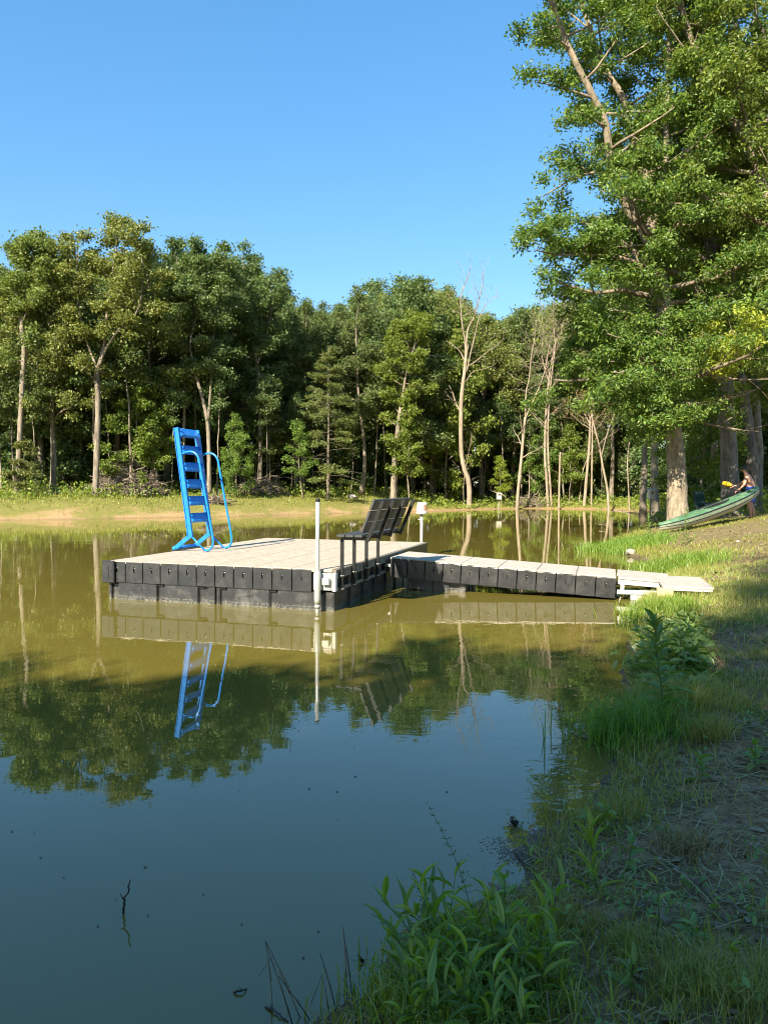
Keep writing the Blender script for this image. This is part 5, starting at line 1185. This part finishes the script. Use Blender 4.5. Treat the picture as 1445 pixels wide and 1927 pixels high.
# bushy weeds along the waterline
P, s = scatter(4200, 0.6, 5.0, 3.4, 8.8, rng, lambda x, y, s, r: (s > 0.03) & (s < 0.7) & (r < 0.30 + fbm(x * 1.1, y * 1.1, 67) * 3.0))
C = np.repeat(P, 4, 0); C[:, 2] += 0.03 + rng.random(len(C)) * 0.26 * np.clip(0.5 + fbm(C[:, 0] * 1.5, C[:, 1] * 1.5, 68) * 3, 0.1, 1)
V, F = leaf_cloud(C, len(C) * 3, 0.05, 0.085, 0.034, rng, up=0.6, droop=0.5, rounded=True); g = put('shore_weeds', mesh_np('shore_weeds', V, F), MAT['broadleaf']); prep(g, 'bushy green weeds crowding the near waterline', 'weeds', None, 'stuff')
# mud crumbs at the waterline
P, s = scatter(42000, -0.6, 2.2, 2.0, 7.0, rng, lambda x, y, s, r: (s > -0.035) & (s < 0.26) & (r < 0.25 + fbm(x * 3, y * 3, 71) * 2.5))
P[:, 2] = np.maximum(P[:, 2], 0.0); T = np.array([(1, 0, 0), (-0.5, 0.87, 0), (-0.5, -0.87, 0), (0, 0, 0.4)]); sc = rng.uniform(0.004, 0.014, len(P))[:, None, None]
V = (P[:, None] + T[None] * sc * rng.uniform(0.6, 1.4, (len(P), 4, 1))).reshape(-1, 3); o4 = np.arange(len(P))[:, None] * 4
F = np.concatenate([o4 + np.array(f) for f in ((0, 1, 3), (1, 2, 3), (2, 0, 3))]); g = put('mud_crumbs', mesh_np('mud_crumbs', V, F), MAT['mud']); prep(g, 'wet crumbly mud along the near waterline', 'mud', None, 'stuff')
# muddy shallows of the little inlet
q0 = on_z(1015, 1605, 0); n = 2600; P = np.stack([q0[0] + rng.normal(0, 0.11, n), q0[1] + rng.normal(0, 0.10, n), np.zeros(n)], -1); P[:, 2] = np.maximum(land(P[:, 0], P[:, 1])[0], 0.0); P = P[vnoise(P[:, 0] * 16, P[:, 1] * 16, 5) > 0.42]
sc = rng.uniform(0.003, 0.011, len(P))[:, None, None]; V = (P[:, None] + T[None] * sc * rng.uniform(0.6, 1.4, (len(P), 4, 1))).reshape(-1, 3); o4 = np.arange(len(P))[:, None] * 4
F = np.concatenate([o4 + np.array(f) for f in ((0, 1, 3), (1, 2, 3), (2, 0, 3))]); g = put('mud_crumbs', mesh_np('mud_crumbs', V, F), MAT['mud']); prep(g, 'brown mud breaking the surface in the little inlet', 'mud', None, 'stuff')
# specks floating on the pond
n = 260; x = rng.uniform(-4, 2.5, n); y = rng.uniform(2.6, 9, n); k = shore_dist(x, y) < -0.2; x, y = x[k], y[k]; n = len(x); r_ = rng.uniform(0.003, 0.009, n)
P = np.stack([x, y, 0 * x + 0.003], -1); V = np.stack([P + np.stack([r_ * math.cos(t), r_ * math.sin(t), 0 * r_], -1) for t in (0, 1.26, 2.5, 3.8, 5.0)], 1).reshape(-1, 3)
g = put('floating_specks', mesh_np('floating_specks', V, np.arange(n * 5).reshape(-1, 5)), MAT['wetwood']); prep(g, 'tiny dark specks drifting on the near water', 'debris', None, 'stuff')

# ------------------------------------------------------------------ single plants of the near bank
def leaf_mesh(kind, n=6):
    t = np.linspace(0, 1, n)
    w = {'lance': 0.5 * np.sin(PI * t ** 0.8) ** 0.8, 'oval': 0.5 * np.sin(PI * t ** 0.75) ** 0.62, 'heart': 0.5 * np.sin(PI * np.clip(t * 0.9 + 0.1, 0, 1) ** 0.55) ** 0.7, 'blade': 0.5 * np.sin(PI * (t * 0.92 + 0.08)) ** 0.55 * (1 - 0.45 * t)}[kind]
    z = 0.10 * np.sin(PI * t * 0.7) - 0.24 * t ** 2; V = []
    for tt, ww, zz in zip(t, w, z): V += [(tt, -ww, zz + abs(ww) * 0.18), (tt, 0, zz), (tt, ww, zz + abs(ww) * 0.18)]
    i = np.arange(n - 1) * 3; F = np.concatenate([np.stack([i, i + 3, i + 4, i + 1], -1), np.stack([i + 1, i + 4, i + 5, i + 2], -1)])
    return mesh_np('leaf', np.array(V), F, True)
LEAF = {}
for kd in ('lance', 'oval', 'heart', 'blade'):
    for mt in ('blade', 'broadleaf', 'yellow', 'grass_bright'):
        if (kd, mt) in (('blade', 'yellow'),): continue
        me = leaf_mesh(kd); me.materials.append(MAT[mt]); LEAF[kd, mt] = me
def put_leaf(parent, p, az, el, L, W, kd, mt, roll=0.0):
    return put('leaf', LEAF[kd, mt], None, parent, p, (roll, -el, az), (L, L * W, L))
def leafy_plant(name, label, base, H, n, L, W, kd, mt, seed, lean=(0, 0), el=(0.2, 0.9), r=0.004, cat='plant', low=0.15, droop=0.0, taper=0.4):
    rng = np.random.default_rng(seed); e = empty(name, base, (0, 0, 0), label, cat)
    pts = np.array([(lean[0] * t ** 1.6, lean[1] * t ** 1.6, H * t) for t in np.linspace(0, 1, 8)]) + np.vstack([[0, 0, -0.03], rng.normal(0, 0.004, (7, 3))])
    tube_obj('stem', pts, np.linspace(r, r * 0.45, 8), MAT['stem'], e, 6); az = rng.uniform(0, 6)
    for k in range(n):
        t = low + (1 - low) * (k + 0.5) / n; p = np.array([np.interp(t, np.linspace(0, 1, 8), pts[:, q]) for q in range(3)]); az += 2.4 + rng.normal(0, 0.3)
        put_leaf(e, p, az, el[0] + (el[1] - el[0]) * t + rng.normal(0, 0.15) - droop, L * rng.uniform(0.75, 1.15) * (1 - taper * t), W, kd, mt, rng.normal(0, 0.3))
    return e
def tuft(name, label, base, n, H, wd, spread, mat, seed, lean=0.7, cat='grass tuft'):
    rng = np.random.default_rng(seed); xy = rng.normal(0, spread, (n, 2)); P = np.stack([xy[:, 0], xy[:, 1], np.zeros(n)], -1); P[:, 2] = land(base[0] + xy[:, 0], base[1] + xy[:, 1])[0].clip(0) - base[2] - 0.01
    V, F = blades(P, rng.uniform(0.5, 1.1, n) * H, rng.uniform(0.7, 1.3, n) * wd, rng, lean, 0.6); o = put(name, mesh_np(name, V, F), MAT[mat], None, base); prep(o, label, cat)
    return o
# the lush clump at the water edge, bottom middle
cb = on_land(890, 1860); clump = empty('grass_clump', cb, (0, 0, 0), 'lush clump of broad-bladed green grass at the near water edge', 'grass clump'); rng = np.random.default_rng(201)
for k in range(46):
    px, py = rng.uniform(770, 1030), rng.uniform(1770, 1990); p = on_land(px, py) - cb; H = rng.uniform(0.10, 0.27)
    ln = rng.normal(0, 0.10, 2) + np.array([-0.03, 0.02]); pts = np.array([(p[0] + ln[0] * t ** 1.5, p[1] + ln[1] * t ** 1.5, p[2] - 0.03 + H * t) for t in np.linspace(0, 1, 6)])
    st = tube_obj('stem', pts, np.linspace(0.0028, 0.0014, 6), MAT['stem'], clump, 5); az = rng.uniform(0, 6)
    m = 6
    for q in range(m):
        t = 0.2 + 0.8 * (q + 0.6) / m; c = [np.interp(t, np.linspace(0, 1, 6), pts[:, j]) for j in range(3)]; az += PI + rng.normal(0, 0.5)
        put_leaf(st, c, az, 0.25 + 0.75 * t + rng.normal(0, 0.2), rng.uniform(0.08, 0.145), rng.uniform(0.12, 0.2), 'lance', rng.choice(['blade', 'blade', 'grass_bright', 'broadleaf']), rng.normal(0, 0.4))
tuft('grass_tuft', 'thick short grass under the lush clump at the near water edge', on_land(880, 1880), 2600, 0.13, 0.006, 0.16, 'blade', 202, 0.8)
leafy_plant('broadleaf_weed', 'broad-leaved weed standing in the middle of the lush clump', on_land(955, 1850), 0.33, 9, 0.12, 0.42, 'oval', 'broadleaf', 203, (-0.02, 0.02), (0.1, 1.0))
leafy_plant('broadleaf_weed', 'dark narrow-leaved weed at the right foot of the lush clump', on_land(975, 1900), 0.18, 9, 0.10, 0.30, 'oval', 'broadleaf', 204, (0.01, 0.0), (0.0, 0.8))
leafy_plant('broadleaf_weed', 'bright upright blade plant on the right flank of the lush clump', on_land(1010, 1880), 0.28, 6, 0.15, 0.17, 'lance', 'grass_bright', 205, (0.02, 0.02), (0.8, 1.4), taper=0.1)
leafy_plant('broadleaf_weed', 'slender leaning sprig between mud and clump', on_land(1015, 1705), 0.24, 7, 0.085, 0.22, 'lance', 'blade', 206, (-0.07, 0.02), (0.5, 1.2))
leafy_plant('blade_plant', 'spray of long green blades above the muddy inlet', on_land(1120, 1690), 0.26, 14, 0.17, 0.11, 'blade', 'blade', 207, (-0.03, 0.0), (0.5, 1.3), low=0.0, taper=0.15)
leafy_plant('broadleaf_weed', 'tall big-leaved weed leaning over the water below the gangway', on_land(1245, 1370), 0.74, 38, 0.23, 0.25, 'lance', 'broadleaf', 208, (-0.06, 0.05), (-0.2, 0.9), 0.009, taper=0.35)
leafy_plant('leafy_sprig', 'dark round-leaved sprig reaching out just below the gangway end', on_land(1222, 1265), 0.46, 9, 0.13, 0.62, 'oval', 'broadleaf', 209, (-0.16, 0.0), (-0.2, 0.8), 0.005, low=0.5)
leafy_plant('broadleaf_weed', 'small pale rosette weed on the bare soil right of the path edge', on_land(1318, 1470), 0.13, 11, 0.12, 0.34, 'lance', 'broadleaf', 210, (0, 0), (0.1, 0.9), low=0.05)
leafy_plant('seedling', 'lone wilted seedling with two low leaves on bare soil', on_land(1238, 1760), 0.20, 3, 0.09, 0.2, 'lance', 'blade', 211, (0.0, 0.01), (0.3, 0.9))
leafy_plant('seedling', 'seedling with a pair of heart-shaped pale leaves at lower right', on_land(1375, 1850), 0.07, 2, 0.085, 0.62, 'heart', 'grass_bright', 212, (0, 0), (0.4, 0.9), low=0.7)
leafy_plant('broadleaf_weed', 'spreading blue-green weed beside the lone seedling', on_land(1300, 1790), 0.07, 9, 0.10, 0.3, 'lance', 'broadleaf', 213, (0, 0), (-0.1, 0.6), low=0.0)
leafy_plant('broadleaf_weed', 'low rosette weed at the bottom edge right of the clump', on_land(1185, 1900), 0.11, 10, 0.09, 0.28, 'lance', 'broadleaf', 214, (0, 0), (0.2, 1.1), low=0.0)
leafy_plant('broadleaf_weed', 'broad-leaved weed half hidden beside the long green blades', on_land(1180, 1640), 0.14, 8, 0.11, 0.45, 'oval', 'broadleaf', 215, (0.03, 0), (0.0, 0.8))
leafy_plant('broadleaf_weed', 'leafy weed at the right edge halfway down the bank', on_land(1420, 1450), 0.14, 9, 0.12, 0.40, 'oval', 'broadleaf', 216, (0, 0), (0.0, 0.8))
leafy_plant('spiky_weed', 'dark spiky weed in front of the low canoe end', on_land(1222, 1022), 0.75, 34, 0.20, 0.16, 'lance', 'broadleaf', 217, (-0.05, 0), (0.1, 0.9), 0.008)
leafy_plant('spiky_weed', 'taller dark spiky weed in front of the canoe middle', on_land(1288, 1030), 0.95, 40, 0.18, 0.16, 'lance', 'broadleaf', 218, (0.03, 0), (0.1, 0.9), 0.008)
leafy_plant('leafy_weed', 'feathery weed on the tip of the grassy point', on_land(1168, 1018), 0.62, 24, 0.14, 0.18, 'lance', 'blade', 219, (-0.1, 0), (0.1, 0.9), 0.006)
for k, (px, py, n, H, wd, sprd, mt, lab) in enumerate([
    (1188, 1395, 900, 0.30, 0.007, 0.16, 'grass_bright', 'bright green grass tuft hanging over the near water edge'), (1240, 1158, 1300, 0.26, 0.012, 0.22, 'grass_bright', 'bright tuft of grass at the gangway foot'),
    (1178, 1030, 2600, 0.30, 0.018, 0.55, 'grass_bright', 'glowing green sedge on the point beyond the gangway'), (1330, 1045, 1100, 0.14, 0.012, 0.45, 'grass', 'green sward between the landing plate and the canoe'),
    (1280, 1065, 1500, 0.28, 0.016, 0.42, 'grass_bright', 'dark green tuft behind the landing plate'), (1330, 1400, 420, 0.20, 0.005, 0.07, 'grass', 'dark grass tuft on the bank below the gangway'),
    (1280, 1330, 900, 0.24, 0.006, 0.20, 'grass', 'coarse grass round the foot of the tall big-leaved weed'), (1300, 1860, 700, 0.11, 0.003, 0.07, 'grass', 'yellowish fine tuft near the bottom right'), (1400, 1900, 700, 0.12, 0.003, 0.09, 'grass', 'fine tuft in the bottom right corner'),
    (1150, 1540, 500, 0.14, 0.004, 0.10, 'grass', 'wispy dry tuft above the muddy inlet'), (1290, 1600, 420, 0.11, 0.004, 0.07, 'straw', 'tan dry tuft on the worn bank'), (1040, 1760, 500, 0.12, 0.004, 0.08, 'grass', 'fine tuft between the clump and the long blades'), (1180, 1810, 400, 0.09, 0.003, 0.06, 'grass', 'small round tuft right of the lush clump')]):
    tuft('grass_tuft', lab, on_land(px, py), n, H, wd, sprd, mt, 300 + k)
# weeds with seed heads
def seed_weed(label, p0, top, Y, n, mat, seed, heads='dots', hm='stem_dark'):
    b = on_land(*p0); b[2] -= 0.02; T = at_y(top[0], top[1], Y); rng = np.random.default_rng(seed); e = empty('seed_weed', b, (0, 0, 0), label, 'weed'); d = T - b
    pts = smooth_path([(0, 0, 0), tuple(d * 0.5 + [0.02, 0, 0.02]), tuple(d)], 8); tube_obj('stem', pts, np.linspace(0.0022, 0.0008, len(pts)), MAT[mat], e, 5); parts = []; hd = []
    for k in range(n):
        t = 0.35 + 0.65 * k / n; q = pts[int(t * (len(pts) - 1))]; dd = rng.normal(0, 1, 3); dd[2] = abs(dd[2]) * 0.6; dd /= np.linalg.norm(dd); l = rng.uniform(0.012, 0.05) * (1.25 - t)
        parts.append(tube(np.array([q, q + dd * l]), np.array([.0009, .0006]), 3, False)); c = q + dd * l
        T4 = np.array([(1, 0, 0), (-.5, .87, 0), (-.5, -.87, 0), (0, 0, 1.4), (0, 0, -1.2)]) * rng.uniform(0.002, 0.0035); hd.append((T4 + c, [np.array([(0, 1, 3), (1, 2, 3), (2, 0, 3), (1, 0, 4), (2, 1, 4), (0, 2, 4)])]))
    put('twigs', mesh_np('twigs', *merge(parts)), MAT[mat], e); put('seed_heads', mesh_np('seed_heads', *merge(hd)), MAT[hm], e)['kind'] = 'stuff'
seed_weed('tall pale green weed spike leaning left over the water', (905, 1790), (803, 1508), 3.05, 60, 'stem', 401, hm='stem')
seed_weed('dark dry seed stalk left of the lush clump', (812, 1850), (777, 1640), 2.75, 30, 'stem_dark', 402)
seed_weed('pink-tipped knotweed sprig at the right of the clump', (1035, 1900), (1042, 1798), 2.55, 14, 'stem', 403, hm='pink')
# dead reeds standing in the water at the bottom
for k, (a, m_, c, lab) in enumerate([((515, 1925), (500, 1770), (545, 1860), 'dead reed bent over farthest left at the bottom'), ((560, 1960), (500, 1775), None, 'long thin reed leaning left at the bottom'), ((575, 1940), (512, 1800), (485, 1840), 'kinked reed at the bottom left of the group'),
        ((640, 1935), (602, 1792), None, 'brown reed leaning left in the middle of the group'), ((655, 1940), (644, 1738), None, 'tallest pale upright reed'), ((668, 1935), (645, 1745), None, 'upright reed close beside the tallest one'), ((625, 1965), (606, 1832), (585, 1890), 'short bent reed between the leaning ones'),
        ((600, 1945), (523, 1835), None, 'pale reed crossing low towards the left'), ((680, 1930), (667, 1860), None, 'short dark reed nearest the lush clump')]):
    b = on_z(a[0], a[1], -0.04); P1 = at_y(m_[0], m_[1], b[1] + 0.03); pts = [b, (b + P1) / 2 + [0.004, 0, 0], P1]
    if c: pts.append(at_y(c[0], c[1], b[1] + 0.06))
    pts = np.array(pts); e = empty('dead_reed', b, (0, 0, 0), lab, 'reed'); tube_obj('stem', pts - b, np.linspace(0.0022, 0.0012, len(pts)), MAT['stem_dry' if k % 2 == 0 else 'stem_dark'], e, 6)
    tube_obj('leaf_sheath', np.array([pts[1] - b, (pts[1] * 0.4 + pts[2] * 0.6) - b + [0.003, 0, 0]]), [0.003, 0.0012], MAT['stem_dry'], e, 5)
# sticks
def stick(name, label, pts, r, mat='wetwood', forks=2, seed=0):
    pts = np.array(pts, float); b = pts[0].copy(); rng = np.random.default_rng(seed); e = empty(name, b, (0, 0, 0), label, 'stick'); q = smooth_path(pts - b, 5)
    q = q + np.vstack([[0, 0, 0], rng.normal(0, r * 0.5, (len(q) - 1, 3))]); tube_obj('stem', q, np.linspace(r, r * 0.5, len(q)), MAT[mat], e, 7)
    L = np.linalg.norm(q[-1] - q[0])
    for k in range(forks):
        c = q[int(len(q) * (0.3 + 0.55 * k / max(1, forks)))]; d = rng.normal(0, 1, 3); d[2] = abs(d[2]); d /= np.linalg.norm(d); tube_obj('side_twig', np.array([c, c + d * L * 0.1, c + d * L * 0.17 + rng.normal(0, 0.004, 3)]), [r * 0.55, r * 0.45, r * 0.3], MAT[mat], e, 5)
b = on_z(234, 1732, -0.03); Yb = b[1]
stick('snag_stick', 'lone dark stick standing upright in the near water', [b, at_y(233, 1710, Yb), at_y(238, 1685, Yb), at_y(246, 1655, Yb)], 0.0055, forks=2, seed=1)
stick('snag_stick', 'curled bark piece at the foot of the lone stick', [at_y(228, 1734, Yb), at_y(236, 1724, Yb - .01), at_y(244, 1729, Yb - .02)], 0.006, forks=0, seed=2)
b = on_z(440, 1860, 0.0); stick('water_twig', 'small forked twig lying on the water near the bottom', [on_z(440, 1866, 0.004), on_z(455, 1863, 0.012), at_y(465, 1862, b[1])], 0.004, forks=2, seed=3)
stick('water_twig', 'sunken twig among the reeds', [on_z(500, 1895, 0.0), on_z(520, 1905, 0.008), on_z(545, 1925, 0.0)], 0.004, forks=1, seed=4)
b = on_z(683, 1812, 0.0); stick('snag_stick', 'short broken twig just left of the lush clump', [b, at_y(680, 1805, b[1]), at_y(675, 1796, b[1])], 0.007, forks=3, seed=5)
b = on_z(968, 1562, -0.02); stick('stub', 'short black stump poking out of the inlet', [b, at_y(968, 1556, b[1]), at_y(967, 1542, b[1])], 0.020, forks=1, seed=6)
stick('driftwood', 'half-sunk log at the mouth of the muddy inlet', [on_z(915, 1684, 0.0), on_z(950, 1672, 0.012), on_z(985, 1668, 0.02), on_land(1020, 1664) + [0, 0, .015]], 0.022, 'brush', 1, 7)
stick('fallen_branch', 'crooked fallen branch lying on the bank at right', [on_land(1270, 1650) + [0, 0, .02], on_land(1300, 1680) + [0, 0, .03], on_land(1345, 1705) + [0, 0, .025], on_land(1420, 1740) + [0, 0, .02]], 0.008, 'brush', 4, 8)
stick('fallen_branch', 'dark twig across the soil below the crooked branch', [on_land(1325, 1725) + [0, 0, .02], on_land(1360, 1755) + [0, 0, .02], on_land(1400, 1790) + [0, 0, .015]], 0.004, 'brush', 2, 9)
stick('fallen_branch', 'pale stick on the mud above the inlet', [on_land(1070, 1572) + [0, 0, .012], on_land(1100, 1563) + [0, 0, .015]], 0.006, 'deadwood', 1, 10)
stick('water_twig', 'long thin branch lying in the shallows by the bright tuft', [on_z(1080, 1383, 0.005), on_z(1110, 1388, 0.012), on_z(1150, 1385, 0.02)], 0.010, 'brush', 2, 11)
stick('water_twig', 'pale forked twig standing in the water under the drowned trees', [on_z(1138, 993, -0.05), at_y(1135, 988, on_z(1138, 993)[1]), at_y(1127, 986, on_z(1138, 993)[1])], 0.03, 'deadwood', 2, 12)
